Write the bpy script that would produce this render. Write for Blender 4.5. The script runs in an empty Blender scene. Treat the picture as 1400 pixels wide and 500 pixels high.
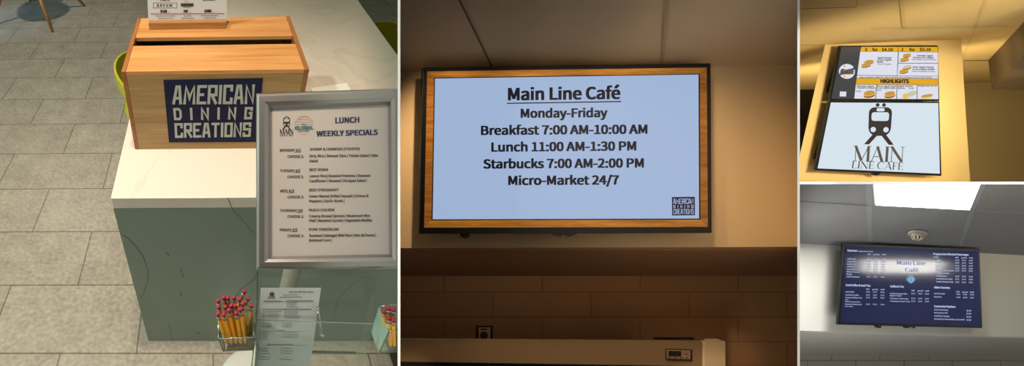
import bpy, bmesh, math, random
from mathutils import Vector, Matrix
random.seed(7)
SC = bpy.context.scene
COL = SC.collection
PI = math.pi

# ------------------------------------------------------------------ camera
# World axes follow the counter: X along it, Y away, Z up, floor at 0.
F, CX, CY = 540.0, 277.0, 250.0
ROT = Matrix(((0.99982583, 0.01722631, 0.00718025),
              (-0.00715394, 0.70910429, -0.70506732),
              (-0.01723726, 0.70489315, 0.70910403)))
TR = Vector((-0.2044, -0.2795, 0.9896))
ZT = 1.1234                      # top of the wooden ballot box
ZC = 0.8691                      # counter top


def b2w(b): return Vector((b[0], b[2], ZT - b[1]))
def cw(x, y, z): return b2w(ROT.transposed() @ (Vector((x, y, z)) - TR))
def at(u, v, z): return cw((u - CX) / F * z, (v - CY) / F * z, z)


CAM = cw(0, 0, 0)
AX, AY, AZ = cw(1, 0, 0) - CAM, cw(0, 1, 0) - CAM, cw(0, 0, 1) - CAM   # right, down, forward
cam_d = bpy.data.cameras.new('camera')
cam = bpy.data.objects.new('camera', cam_d)
COL.objects.link(cam)
m = Matrix((AX, -AY, -AZ)).transposed().to_4x4()
m.translation = CAM
cam.matrix_world = m
cam_d.sensor_width = 36
cam_d.lens = F / 1400 * 36
cam_d.shift_x = (700 - CX) / 1400
cam_d.clip_start = 0.01
SC.camera = cam


class Surf:
    """A flat sheet in the world; hit() finds the point of it on a line of sight."""
    def __init__(s, a, b, c):
        s.p = a
        n = (b - a).cross(c - a).normalized()
        if n.dot(CAM - a) < 0: n = -n
        s.n = n

    def hit(s, u, v, off=0.0):
        d = at(u, v, 1) - CAM
        t = ((s.p + s.n * off) - CAM).dot(s.n) / d.dot(s.n)
        return CAM + d * t


def front(z): return Surf(at(0, 0, z), at(10, 0, z), at(0, 10, z))
def level(h): return Surf(Vector((0, 0, h)), Vector((1, 0, h)), Vector((0, 1, h)))
def upright(y): return Surf(Vector((0, y, 0)), Vector((1, y, 0)), Vector((0, y, 1)))


# ------------------------------------------------------------------ materials
def lin(c): return tuple((x / 255 / 12.92) if x / 255 <= .04045 else ((x / 255 + .055) / 1.055) ** 2.4 for x in c)


MATS = {}


def mat(name, rgb, rough=.5, metal=0, spec=.5, emit=0, var=0, vscale=8, coat=0, bump=0):
    if name in MATS: return MATS[name]
    mm = bpy.data.materials.new(name); mm.use_nodes = True
    nt = mm.node_tree; b = nt.nodes['Principled BSDF']
    c = (*lin(rgb), 1)
    b.inputs['Base Color'].default_value = c
    b.inputs['Roughness'].default_value = rough
    b.inputs['Metallic'].default_value = metal
    b.inputs['Specular IOR Level'].default_value = spec
    b.inputs['Coat Weight'].default_value = coat
    if emit:
        b.inputs['Emission Color'].default_value = c
        b.inputs['Emission Strength'].default_value = emit
    if var or bump:
        tc = nt.nodes.new('ShaderNodeTexCoord'); n = nt.nodes.new('ShaderNodeTexNoise')
        n.inputs['Scale'].default_value = vscale; n.inputs['Detail'].default_value = 6
        nt.links.new(tc.outputs['Object'], n.inputs['Vector'])
        if var:
            mx = nt.nodes.new('ShaderNodeMix'); mx.data_type = 'RGBA'
            mx.inputs[6].default_value = tuple(x * (1 - var) for x in c[:3]) + (1,)
            mx.inputs[7].default_value = tuple(min(1, x * (1 + var)) for x in c[:3]) + (1,)
            nt.links.new(n.outputs['Fac'], mx.inputs[0]); nt.links.new(mx.outputs[2], b.inputs['Base Color'])
        if bump:
            bp = nt.nodes.new('ShaderNodeBump'); bp.inputs['Strength'].default_value = bump; bp.inputs['Distance'].default_value = .002
            nt.links.new(n.outputs['Fac'], bp.inputs['Height']); nt.links.new(bp.outputs[0], b.inputs['Normal'])
    MATS[name] = mm
    return mm


def wood(name, dark, light, axis='X', scale=9, rough=.45, emit=0):
    """plain-sawn grain running along one axis"""
    mm = bpy.data.materials.new(name); mm.use_nodes = True
    nt = mm.node_tree; b = nt.nodes['Principled BSDF']; N = nt.nodes.new
    tc = N('ShaderNodeTexCoord'); mp = N('ShaderNodeMapping')
    st = {'X': (.06, 1, 1), 'Y': (1, .06, 1), 'Z': (1, 1, .06)}[axis]
    mp.inputs['Scale'].default_value = tuple(x * scale for x in st)
    nt.links.new(tc.outputs['Object'], mp.inputs['Vector'])
    n1 = N('ShaderNodeTexNoise'); n1.inputs['Scale'].default_value = 3; n1.inputs['Detail'].default_value = 8; n1.inputs['Roughness'].default_value = .65
    n2 = N('ShaderNodeTexNoise'); n2.inputs['Scale'].default_value = 16; n2.inputs['Detail'].default_value = 3
    for n in (n1, n2): nt.links.new(mp.outputs[0], n.inputs['Vector'])
    ad = N('ShaderNodeMath'); ad.operation = 'MULTIPLY_ADD'; ad.inputs[1].default_value = .45; 
    nt.links.new(n2.outputs['Fac'], ad.inputs[0]); nt.links.new(n1.outputs['Fac'], ad.inputs[2])
    r = N('ShaderNodeValToRGB')
    r.color_ramp.elements[0].position = .52; r.color_ramp.elements[0].color = (*lin(dark), 1)
    r.color_ramp.elements[1].position = .92; r.color_ramp.elements[1].color = (*lin(light), 1)
    nt.links.new(ad.outputs[0], r.inputs[0]); nt.links.new(r.outputs[0], b.inputs['Base Color'])
    b.inputs['Roughness'].default_value = rough
    if emit:
        nt.links.new(r.outputs[0], b.inputs['Emission Color']); b.inputs['Emission Strength'].default_value = emit
        b.inputs['Base Color'].default_value = (0, 0, 0, 1)
    MATS[name] = mm
    return mm


def tiles(name, c1, c2, mortar, w, h, gap, off=(0, 0, 0), rough=.6, freq=2, sq=.5, rot=None, speck=.25):
    mm = bpy.data.materials.new(name); mm.use_nodes = True
    nt = mm.node_tree; b = nt.nodes['Principled BSDF']; N = nt.nodes.new
    tc = N('ShaderNodeTexCoord'); mp = N('ShaderNodeMapping'); mp.vector_type = 'POINT'
    mp.inputs['Location'].default_value = off
    if rot: mp.inputs['Rotation'].default_value = rot
    nt.links.new(tc.outputs['Object'], mp.inputs['Vector'])
    br = N('ShaderNodeTexBrick'); br.offset = sq; br.offset_frequency = freq
    br.inputs['Scale'].default_value = 1; br.inputs['Brick Width'].default_value = w; br.inputs['Row Height'].default_value = h
    br.inputs['Mortar Size'].default_value = gap; br.inputs['Mortar Smooth'].default_value = .2
    br.inputs['Color1'].default_value = (*lin(c1), 1); br.inputs['Color2'].default_value = (*lin(c2), 1); br.inputs['Mortar'].default_value = (*lin(mortar), 1)
    nt.links.new(mp.outputs[0], br.inputs['Vector'])
    n = N('ShaderNodeTexNoise'); n.inputs['Scale'].default_value = 7; n.inputs['Detail'].default_value = 9; n.inputs['Roughness'].default_value = .7
    n2 = N('ShaderNodeTexNoise'); n2.inputs['Scale'].default_value = 55; n2.inputs['Detail'].default_value = 4
    for q in (n, n2): nt.links.new(tc.outputs['Object'], q.inputs['Vector'])
    ad = N('ShaderNodeMath'); ad.operation = 'ADD'
    nt.links.new(n.outputs['Fac'], ad.inputs[0]); nt.links.new(n2.outputs['Fac'], ad.inputs[1])
    r = N('ShaderNodeMapRange'); r.inputs[1].default_value = .7; r.inputs[2].default_value = 1.3
    r.inputs[3].default_value = 1 - speck; r.inputs[4].default_value = 1 + speck
    nt.links.new(ad.outputs[0], r.inputs[0])
    mx = N('ShaderNodeVectorMath'); mx.operation = 'SCALE'
    nt.links.new(br.outputs['Color'], mx.inputs[0]); nt.links.new(r.outputs[0], mx.inputs['Scale'])
    nt.links.new(mx.outputs[0], b.inputs['Base Color'])
    b.inputs['Roughness'].default_value = rough
    MATS[name] = mm
    return mm


def clear(name, tint=(250, 252, 251), refl=.018, rough=.03):
    """thin clear plastic: lets light through and keeps a reflection"""
    mm = bpy.data.materials.new(name); mm.use_nodes = True
    nt = mm.node_tree; N = nt.nodes.new
    out = nt.nodes['Material Output']; nt.nodes.remove(nt.nodes['Principled BSDF'])
    t = N('ShaderNodeBsdfTransparent'); t.inputs[0].default_value = (*lin(tint), 1)
    g = N('ShaderNodeBsdfGlossy'); g.inputs['Roughness'].default_value = rough; g.inputs[0].default_value = (.9, .95, .92, 1)
    lw = N('ShaderNodeLayerWeight'); lw.inputs[0].default_value = .5
    pw = N('ShaderNodeMath'); pw.operation = 'POWER'; pw.inputs[1].default_value = 5
    nt.links.new(lw.outputs['Facing'], pw.inputs[0])
    ad = N('ShaderNodeMath'); ad.operation = 'MULTIPLY_ADD'; ad.inputs[1].default_value = .8; ad.inputs[2].default_value = refl; ad.use_clamp = True
    nt.links.new(pw.outputs[0], ad.inputs[0])
    mx = N('ShaderNodeMixShader')
    nt.links.new(ad.outputs[0], mx.inputs[0]); nt.links.new(t.outputs[0], mx.inputs[1]); nt.links.new(g.outputs[0], mx.inputs[2])
    nt.links.new(mx.outputs[0], out.inputs[0])
    MATS[name] = mm
    return mm


def screen(name, rgb, strength=1.0, var=0, vscale=6, rough=.25, spec=.5):
    """a lit display: black glass that gives off its picture"""
    mm = bpy.data.materials.new(name); mm.use_nodes = True
    nt = mm.node_tree; b = nt.nodes['Principled BSDF']; N = nt.nodes.new
    b.inputs['Base Color'].default_value = (.004, .004, .005, 1); b.inputs['Roughness'].default_value = rough
    b.inputs['Specular IOR Level'].default_value = spec
    b.inputs['Emission Color'].default_value = (*lin(rgb), 1); b.inputs['Emission Strength'].default_value = strength
    if var:
        tc = N('ShaderNodeTexCoord'); n = N('ShaderNodeTexNoise'); n.inputs['Scale'].default_value = vscale; n.inputs['Detail'].default_value = 7
        nt.links.new(tc.outputs['Object'], n.inputs['Vector'])
        mx = N('ShaderNodeMix'); mx.data_type = 'RGBA'; c = lin(rgb)
        mx.inputs[6].default_value = (*[x * (1 - var) for x in c], 1); mx.inputs[7].default_value = (*[x * (1 + var) for x in c], 1)
        nt.links.new(n.outputs['Fac'], mx.inputs[0]); nt.links.new(mx.outputs[2], b.inputs['Emission Color'])
    MATS[name] = mm
    return mm


# ------------------------------------------------------------------ mesh building
class MB:
    def __init__(s): s.v, s.f, s.m, s.sm = [], [], [], []
    def face(s, pts, mi=0, smooth=False):
        b = len(s.v); s.v += [Vector(p) for p in pts]; s.f.append(tuple(range(b, b + len(pts)))); s.m.append(mi); s.sm.append(smooth)
    def mesh(s, vs, fs, mi=0, smooth=False):
        b = len(s.v); s.v += [Vector(p) for p in vs]
        for f in fs: s.f.append(tuple(b + i for i in f)); s.m.append(mi); s.sm.append(smooth)
    def hexa(s, a, b, mi=0):
        """solid between two matching quads"""
        s.mesh(list(a) + list(b), [(0, 1, 2, 3), (7, 6, 5, 4), (0, 4, 5, 1), (1, 5, 6, 2), (2, 6, 7, 3), (3, 7, 4, 0)], mi)
    def box(s, lo, hi, mi=0):
        x0, y0, z0 = lo; x1, y1, z1 = hi
        s.hexa([(x0, y0, z0), (x1, y0, z0), (x1, y1, z0), (x0, y1, z0)], [(x0, y0, z1), (x1, y0, z1), (x1, y1, z1), (x0, y1, z1)], mi)
    def prism(s, a, b, mi=0):
        """solid between two matching outlines"""
        n = len(a); base = len(s.v); s.v += [Vector(p) for p in list(a) + list(b)]
        s.f.append(tuple(range(base, base + n))); s.f.append(tuple(reversed(range(base + n, base + 2 * n))))
        for i in range(n): s.f.append((base + i, base + n + i, base + n + (i + 1) % n, base + (i + 1) % n))
        s.m += [mi] * (n + 2); s.sm += [False] * (n + 2)
    def loft(s, rings, mi=0, caps=True, smooth=True):
        n = len(rings[0]); base = len(s.v)
        for r in rings: s.v += [Vector(p) for p in r]
        for k in range(len(rings) - 1):
            for i in range(n):
                j = (i + 1) % n
                s.f.append((base + k * n + i, base + k * n + j, base + (k + 1) * n + j, base + (k + 1) * n + i)); s.m.append(mi); s.sm.append(smooth)
        if caps:
            s.f.append(tuple(reversed(range(base, base + n)))); s.f.append(tuple(range(base + (len(rings) - 1) * n, base + len(rings) * n)))
            s.m += [mi, mi]; s.sm += [False, False]
    def tube(s, path, radii, n=12, mi=0, smooth=True):
        path = [Vector(p) for p in path]
        if not isinstance(radii, (list, tuple)): radii = [radii] * len(path)
        rings = []
        for k, p in enumerate(path):
            d = (path[min(k + 1, len(path) - 1)] - path[max(k - 1, 0)]).normalized()
            a = d.cross(Vector((0, 0, 1)) if abs(d.z) < .9 else Vector((1, 0, 0))).normalized(); b = d.cross(a)
            rings.append([p + (a * math.cos(2 * PI * i / n) + b * math.sin(2 * PI * i / n)) * radii[k] for i in range(n)])
        s.loft(rings, mi, True, smooth)


LOC = {}
CLIP = [None]          # (point, normal): what lies beyond a dividing wall is cut off


def obj(name, mb, mats, parent=None, bevel=0, clip=True):
    me = bpy.data.meshes.new(name)
    o0 = LOC.get(parent.name, Vector()) if parent else Vector()
    bm = bmesh.new()
    vs = [bm.verts.new(p) for p in mb.v]
    for f, mi, sm in zip(mb.f, mb.m, mb.sm):
        try: fc = bm.faces.new([vs[i] for i in f])
        except ValueError: continue
        fc.material_index = mi; fc.smooth = sm
    if CLIP[0] and clip:
        p, n = CLIP[0]
        if any((v.co - p).dot(n) > 1e-6 for v in bm.verts):
            g = bmesh.ops.bisect_plane(bm, geom=bm.verts[:] + bm.edges[:] + bm.faces[:], plane_co=p, plane_no=n, clear_outer=True)
            ed = [e for e in g['geom_cut'] if isinstance(e, bmesh.types.BMEdge)]
            if ed: bmesh.ops.holes_fill(bm, edges=[e for e in ed if e.is_boundary], sides=0)
    for v in bm.verts: v.co -= o0
    if len(mb.f) > 1: bmesh.ops.recalc_face_normals(bm, faces=bm.faces[:]) if not getattr(mb, 'flat', False) else None
    bm.to_mesh(me); bm.free()
    for q in (mats if isinstance(mats, (list, tuple)) else [mats]): me.materials.append(q)
    o = bpy.data.objects.new(name, me); COL.objects.link(o)
    if parent: o.parent = parent
    else: LOC[o.name] = Vector()
    LOC[o.name] = o0
    if bevel:
        b = o.modifiers.new('soft_edges', 'BEVEL'); b.width = bevel; b.segments = 2; b.limit_method = 'ANGLE'; b.angle_limit = .6
    return o


def thing(name, label, cat, loc=(0, 0, 0), group=None):
    o = bpy.data.objects.new(name, None); COL.objects.link(o); o.location = loc; o.empty_display_size = .05
    o['label'] = label; o['category'] = cat
    if group: o['group'] = group
    LOC[o.name] = Vector(loc)
    return o


def tag(o, label, cat, group=None):
    o['label'] = label; o['category'] = cat
    if group: o['group'] = group
    return o


def struct(name, mb, mats, label=None, cat=None, parent=None, clip=True):
    o = obj(name, mb, mats, parent, clip=clip); o['kind'] = 'structure'
    if label: o['label'] = label
    if cat: o['category'] = cat
    return o


# ------------------------------------------------------------------ writing
_txt = {}
FONT = None
try:        # the sans-serif that ships inside Blender; its built-in face is used if it is missing
    FONT = bpy.data.fonts.load(bpy.utils.resource_path('LOCAL') + '/datafiles/fonts/Noto Sans CJK Regular.woff2')
except Exception:
    FONT = None


def glyphs(s, bold):
    k = (s, bold)
    if k not in _txt:
        cu = bpy.data.curves.new('t', 'FONT'); cu.body = s; cu.resolution_u = 3
        if FONT: cu.font = FONT
        o = bpy.data.objects.new('t', cu); COL.objects.link(o)
        me = bpy.data.meshes.new_from_object(o.evaluated_get(bpy.context.evaluated_depsgraph_get()))
        _txt[k] = ([v.co.copy() for v in me.vertices], [tuple(p.vertices) for p in me.polygons])
        bpy.data.objects.remove(o); bpy.data.curves.remove(cu); bpy.data.meshes.remove(me)
    return _txt[k]


CAPH = None


def write(mb, sf, s, p0, p1, h, up=(0, -1), bold=.02, off=.0006, mi=0):
    """a line of writing on a sheet, from the start of its baseline to the end, capitals h tall"""
    global CAPH
    if CAPH is None: CAPH = max(v.y for v in glyphs('H', 0)[0])
    vs, fs = glyphs(s, 0)
    x0 = min(v.x for v in vs) - bold; x1 = max(v.x for v in vs) + bold
    # heavier weights are struck several times, a little to the side
    for k, (dx, dy) in enumerate(((0, 0), (-bold, -bold * .5), (bold, -bold * .5), (-bold, bold * .5), (bold, bold * .5)) if bold > .004 else ((0, 0),)):
        out = []
        for v in vs:
            a = (v.x + dx - x0) / (x1 - x0); b = (v.y + dy) / CAPH * h
            out.append(sf.hit(p0[0] + (p1[0] - p0[0]) * a + up[0] * b, p0[1] + (p1[1] - p0[1]) * a + up[1] * b, off + k * 8e-6))
        mb.mesh(out, fs, mi)
    mb.flat = True


def dashes(mb, sf, p0, p1, h, off):
    """small print too fine to read"""
    L = math.hypot(p1[0] - p0[0], p1[1] - p0[1]); x = 0
    while x < L:
        w = min(random.uniform(1.5, 4.5) * h, L - x); a, b = x / L, (x + w) / L; x += w + .6 * h
        A = (p0[0] + (p1[0] - p0[0]) * a, p0[1] + (p1[1] - p0[1]) * a); B = (p0[0] + (p1[0] - p0[0]) * b, p0[1] + (p1[1] - p0[1]) * b)
        mb.face([sf.hit(u, v, off) for u, v in (A, B, (B[0], B[1] - h * .7), (A[0], A[1] - h * .7))])


def poly(mb, sf, pts, off=.0004, mi=0):
    mb.face([sf.hit(u, v, off) for u, v in pts], mi); mb.flat = True


def oval(cx, cy, rx, ry, n=20, a0=0, a1=2 * PI, tilt=0):
    full = abs(a1 - a0 - 2 * PI) < 1e-6
    r = []
    for i in range(n if full else n + 1):
        t = a0 + (a1 - a0) * i / n; x, y = rx * math.cos(t), ry * math.sin(t)
        r.append((cx + x * math.cos(tilt) - y * math.sin(tilt), cy + x * math.sin(tilt) + y * math.cos(tilt)))
    return r


def stroke(pts, w, closed=False):
    """outline quads of a line of constant width"""
    q = []
    P = [Vector((*p, 0)) for p in pts]
    n = len(P)
    L, R = [], []
    for i in range(n):
        a = P[i - 1] if (i > 0 or closed) else None
        c = P[(i + 1) % n] if (i < n - 1 or closed) else None
        d1 = (P[i] - a).normalized() if a is not None else (c - P[i]).normalized()
        d2 = (c - P[i]).normalized() if c is not None else d1
        n1 = Vector((-d1.y, d1.x, 0)); n2 = Vector((-d2.y, d2.x, 0))
        mt = (n1 + n2); mt = mt / max(.25, mt.dot(n1)) if mt.length > 1e-6 else n1
        L.append(P[i] + mt * w / 2); R.append(P[i] - mt * w / 2)
    for i in range(n if closed else n - 1):
        j = (i + 1) % n
        q.append([(L[i].x, L[i].y), (L[j].x, L[j].y), (R[j].x, R[j].y), (R[i].x, R[i].y)])
    return q


def line(mb, sf, pts, w, off=.0005, mi=0, closed=False):
    for q in stroke(pts, w, closed): poly(mb, sf, q, off, mi)


SQ = {'A': [[(0, 0), (.3, 1), (.7, 1), (1, 0)], [(.15, .3), (.85, .3)]], 'M': [[(0, 0), (.06, 1), (.5, .3), (.94, 1), (1, 0)]],
      'E': [[(1, 1), (0, 1), (0, 0), (1, 0)], [(0, .5), (.85, .5)]], 'R': [[(0, 0), (0, 1), (1, 1), (1, .48), (0, .48)], [(.4, .48), (1, 0)]],
      'I': [[(.5, 0), (.5, 1)]], 'C': [[(1, .68), (1, 1), (0, 1), (0, 0), (1, 0), (1, .32)]], 'N': [[(0, 0), (0, 1), (1, 0), (1, 1)]],
      'D': [[(0, 0), (0, 1), (.75, 1), (1, .8), (1, .2), (.75, 0), (-.001, 0)]], 'G': [[(1, .72), (1, 1), (0, 1), (0, 0), (1, 0), (1, .5), (.55, .5)]],
      'T': [[(0, 1), (1, 1)], [(.5, 1), (.5, 0)]], 'O': [[(0, 0), (0, 1), (1, 1), (1, 0), (-.001, 0)]],
      'S': [[(1, .72), (1, 1), (0, 1), (0, .53), (1, .53), (1, 0), (0, 0), (0, .28)]]}


def quadmap(q):
    """(s,t) in the unit square, t downwards -> point in the four-cornered region"""
    (ax, ay), (bx, by), (cx, cy), (dx, dy) = q
    return lambda s, t: ((ax * (1 - s) + bx * s) * (1 - t) + (dx * (1 - s) + cx * s) * t, (ay * (1 - s) + by * s) * (1 - t) + (dy * (1 - s) + cy * s) * t)


def square_letters(mb, sf, word, q, w, gap, off=.0006, mi=0, narrow=.35):
    """condensed squared capitals filling the region q; w: stroke width, gap: space, both in letter widths"""
    fm = quadmap(q)
    ws = [narrow if c == 'I' else (1.25 if c == 'M' else 1.0) for c in word]
    tot = sum(ws) + gap * (len(word) - 1); x = 0; k = 0
    asp = None
    for c, cwid in zip(word, ws):
        for pl in SQ[c]:
            H = 1.0; hw = w / 2
            pts = [(x + hw + px * (cwid - w), .0 + (hw + py * (HGT(q, tot) - w))) for px, py in pl]
            for e0, e1 in ((0, 1), (-1, -2)):       # square ends reach the edge of the letter
                if pl[e0][1] not in (0, 1): continue
                d = Vector((pts[e0][0] - pts[e1][0], pts[e0][1] - pts[e1][1])).normalized() * (w * .48); pts[e0] = (pts[e0][0] + d.x, pts[e0][1] + d.y)
            for qd in stroke(pts, w):
                k += 1
                poly(mb, sf, [fm(a / tot, 1 - b / HGT(q, tot)) for a, b in qd], off + k * 2e-6, mi)
        x += cwid + gap


def HGT(q, tot):
    wd = math.hypot(q[1][0] - q[0][0], q[1][1] - q[0][1]); ht = math.hypot(q[3][0] - q[0][0], q[3][1] - q[0][1])
    return ht / wd * tot


def serif_word(mb, sf, word, q, off=.0006, mi=0, thick=.17, thin=.045, bold=1):
    """high-contrast Roman capitals filling q"""
    T, t = thick * bold, thin * bold
    G = {'M': (1.15, [(.12, 0, .12, 1, t), (.1, 1, .55, .04, T), (.55, .04, 1.0, 1, t), (1.0, 0, 1.0, 1, T)], [(.12, 0), (1.0, 0), (.08, 1), (1.04, 1)]),
         'A': (.95, [(.1, 0, .48, 1, t), (.46, 1, .84, 0, T), (.24, .33, .7, .33, t)], [(.1, 0), (.84, 0)]),
         'I': (.4, [(.2, 0, .2, 1, T)], [(.2, 0), (.2, 1)]),
         'N': (1.0, [(.13, 0, .13, 1, t), (.1, 1, .87, 0, T), (.87, 0, .87, 1, t)], [(.13, 0), (.1, 1), (.87, 1)]),
         'L': (.75, [(.2, 0, .2, 1, T), (.1, .02, .7, .02, t), (.69, 0, .69, .22, t)], [(.2, 1)]),
         'E': (.75, [(.2, 0, .2, 1, T), (.1, .02, .7, .02, t), (.1, .98, .68, .98, t), (.2, .5, .55, .5, t), (.69, 0, .69, .22, t), (.67, .78, .67, 1, t), (.54, .4, .54, .6, t)], []),
         'F': (.7, [(.2, 0, .2, 1, T), (.1, .98, .66, .98, t), (.2, .5, .52, .5, t), (.65, .76, .65, 1, t), (.51, .4, .51, .6, t)], [(.2, 0)]),
         ' ': (.35, [], [])}
    fm = quadmap(q)
    wid = {c: (G[c][0] if c in G else .95) for c in word}
    tot = sum(wid[c] for c in word); x = 0; k = 0
    for c in word:
        segs = []
        if c == 'C':
            prev = None
            for i in range(15):
                a = math.radians(48 + i * (264 / 14)); pt = (.52 + .42 * math.cos(a), .5 + .5 * math.sin(a))
                if prev: segs.append((*prev, *pt, t + (T - t) * max(0, -math.cos(a)) ** 1.2))
                prev = pt
            segs.append((.82, .7, .82, 1, t)); sers = []
        else:
            segs = list(G[c][1]); sers = G[c][2]
        segs += [(sx - .13, sy + (.015 if sy == 0 else -.015), sx + .13, sy + (.015 if sy == 0 else -.015), t * .8) for sx, sy in sers]
        for (a, b, e, f, w) in segs:
            for qd in stroke([(a, b), (e, f)], w):
                k += 1
                poly(mb, sf, [fm((x + X) / tot, 1 - Y) for X, Y in qd], off + k * 2e-6, mi)
        x += wid[c]


def train_mark(mb, sf, q, off=.0006, mi=0, hole=1):
    """front view of a train on its rails, filling q: 0..1 x 0..1"""
    fm = quadmap(q)
    def P(pts, k, m): poly(mb, sf, [fm(*p) for p in pts], off + k * 1e-4, m)
    def rr(x0, y0, x1, y1, r, rb=None):
        rb = rb or r; o = []
        for (cx, cy, a, rad) in ((x1 - r, y0 + r * .75, -90, r), (x1 - rb, y1 - rb * .75, 0, rb), (x0 + rb, y1 - rb * .75, 90, rb), (x0 + r, y0 + r * .75, 180, r)):
            for i in range(5):
                t = math.radians(a + i * 22.5); o.append((cx + rad * math.cos(t), cy + rad * .75 * math.sin(t)))
        return o
    P(rr(.13, .1, .87, .79, .18, .26), 0, mi)
    for cx in (.4, .6): P(oval(cx, .045, .06, .045, 12), 0, mi)
    P([(.3, .74), (.42, .79), (.17, 1), (0, 1)], 1, mi); P([(.58, .79), (.7, .74), (1, 1), (.83, 1)], 1, mi)
    if hole is not None:
        P(rr(.37, .12, .63, .2, .05), 2, hole); P(rr(.22, .22, .78, .43, .08), 2, hole)
        for cx in (.29, .71): P(oval(cx, .64, .09, .065, 14), 2, hole)


# ================================================================== ROOM WITH THE COUNTER
ink = mat('ink_black', (22, 22, 24), .6)
navy_ink = mat('ink_navy', (24, 34, 66), .6)
grey_ink = mat('ink_grey', (96, 98, 100), .6)

DIV1, DIV2 = 545.6, 1091.8
z0d = .5
nrm = (at(DIV1, 0, 1) - CAM).cross(AY).normalized()
if nrm.dot(AX) < 0: nrm = -nrm
CLIP[0] = (at(DIV1 - .9, 250, 1), nrm)
# plane through the camera a hair left of the dividing wall
_pl = (at(DIV1 - 1.7, 0, 1) - CAM).cross(AY).normalized(); _pl = _pl if _pl.dot(AX) > 0 else -_pl
CLIP[0] = (CAM, _pl)

floor_m = tiles('floor_stone', (147, 139, 123), (152, 145, 129), (90, 86, 76), .6235, .3135, .0032, off=(.706 + .6235, -.0655 + .3135 * 8, 0), rough=.42, speck=.3)
f = MB(); f.box((-5, -3.5, -.08), (7, 7, 0)); struct('floor', f, floor_m)
wall_m = mat('paint_warm_white', (200, 196, 184), .8)
f = MB(); f.box((-5, 7, -.08), (9, 7.1, 3.1)); struct('wall_back', f, wall_m)
f = MB(); f.box((-5.1, -3.6, -.08), (-5, 7.1, 3.1)); struct('wall_left', f, wall_m)
f = MB(); f.box((-5.1, -3.6, -.08), (1.2, -3.5, 3.1)); struct('wall_rear', f, wall_m)
f = MB(); f.box((-5.1, -3.6, 3.0), (9, 7.1, 3.1)); struct('ceiling', f, wall_m)

# --- counter: top slab and the end panel under it
def quartz(name, base, vein, amount):
    mm = mat(name, base, .3, spec=.45); nt = mm.node_tree; b = nt.nodes['Principled BSDF']; N = nt.nodes.new
    tc = N('ShaderNodeTexCoord'); n = N('ShaderNodeTexNoise'); n.inputs['Scale'].default_value = 2.1; n.inputs['Detail'].default_value = 5; n.inputs['Distortion'].default_value = .8
    nt.links.new(tc.outputs['Object'], n.inputs['Vector'])
    r = N('ShaderNodeValToRGB'); e = r.color_ramp.elements
    e[0].position = .485; e[0].color = (*lin(base), 1); e[1].position = .515; e[1].color = (*lin(base), 1)
    k = r.color_ramp.elements.new(.5); k.color = (*[a * (1 - amount) + c * amount for a, c in zip(lin(base), lin(vein))], 1)
    nt.links.new(n.outputs['Fac'], r.inputs[0]); nt.links.new(r.outputs[0], b.inputs['Base Color'])
    return mm


top_q = quartz('quartz_white', (208, 197, 183), (168, 158, 144), .25)
end_q = mat('quartz_shaded', (116, 130, 119), .35, var=.12, vscale=3)  # same white stone as the top, with green shade put into its colour
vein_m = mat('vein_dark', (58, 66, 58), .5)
X0, X1, YF, YB = -.0385, .9605, -.197, 1.75
ct = thing('counter', 'long white stone counter with an end panel coloured for green shade under the wooden box', 'counter', (.46, .7, 0))
f = MB(); f.box((X0, YF, ZC - .04), (X1, YB, ZC)); obj('countertop', f, top_q, ct, bevel=.0015)
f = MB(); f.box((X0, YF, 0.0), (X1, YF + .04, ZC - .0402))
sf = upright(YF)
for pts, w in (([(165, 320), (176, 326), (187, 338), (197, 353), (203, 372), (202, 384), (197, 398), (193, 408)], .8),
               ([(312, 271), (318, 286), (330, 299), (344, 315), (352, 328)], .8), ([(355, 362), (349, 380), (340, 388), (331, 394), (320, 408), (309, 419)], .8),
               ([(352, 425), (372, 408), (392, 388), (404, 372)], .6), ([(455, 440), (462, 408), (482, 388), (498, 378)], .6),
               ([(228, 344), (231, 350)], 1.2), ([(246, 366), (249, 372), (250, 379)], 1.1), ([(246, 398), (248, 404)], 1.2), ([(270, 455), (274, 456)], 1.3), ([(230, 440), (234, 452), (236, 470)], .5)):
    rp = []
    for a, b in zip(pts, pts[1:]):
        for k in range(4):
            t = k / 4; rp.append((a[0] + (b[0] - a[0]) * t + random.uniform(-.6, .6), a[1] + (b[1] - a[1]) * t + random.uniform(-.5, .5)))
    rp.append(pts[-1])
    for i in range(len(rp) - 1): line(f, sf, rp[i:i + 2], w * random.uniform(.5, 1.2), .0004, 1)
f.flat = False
o = obj('end_panel', f, [end_q, vein_m], ct); o['label'] = 'white stone end panel coloured for green shade, with dark veins'
f = MB(); f.box((X0 + .3, YB - .35, 0), (X1 - .3, YB - .3, ZC - .041)); f.box((X0 + .3, YF + .041, 0), (X1 - .3, YB - .351, ZC - .041))
obj('base_cabinet', f, mat('cabinet_dark', (70, 68, 62), .6), ct)

# --- wooden ballot box
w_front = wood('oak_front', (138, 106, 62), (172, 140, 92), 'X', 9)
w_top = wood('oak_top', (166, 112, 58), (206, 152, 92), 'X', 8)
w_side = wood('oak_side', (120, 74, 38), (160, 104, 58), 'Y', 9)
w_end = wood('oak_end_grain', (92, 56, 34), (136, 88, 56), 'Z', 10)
BW, BD = .47, .325
bx = thing('ballot_box', 'slotted wooden ballot box with a navy panel of lettering on the counter', 'box', (BW / 2, BD / 2, ZC))
e = .0012
f = MB(); f.box((.0122, 0, ZC), (BW - .0122, .012, ZT - .0122)); obj('front_panel', f, w_front, bx)
f = MB(); f.box((.0122, BD - .012, ZC), (BW - .0122, BD, ZT - .0122)); obj('back_panel', f, w_front, bx)
for xa, xb in ((0, .012), (BW - .012, BW)):
    f = MB(); f.box((xa, 0, ZC), (xb, BD, ZT)); o = obj('side_panel', f, [w_side], bx, bevel=e)
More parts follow.
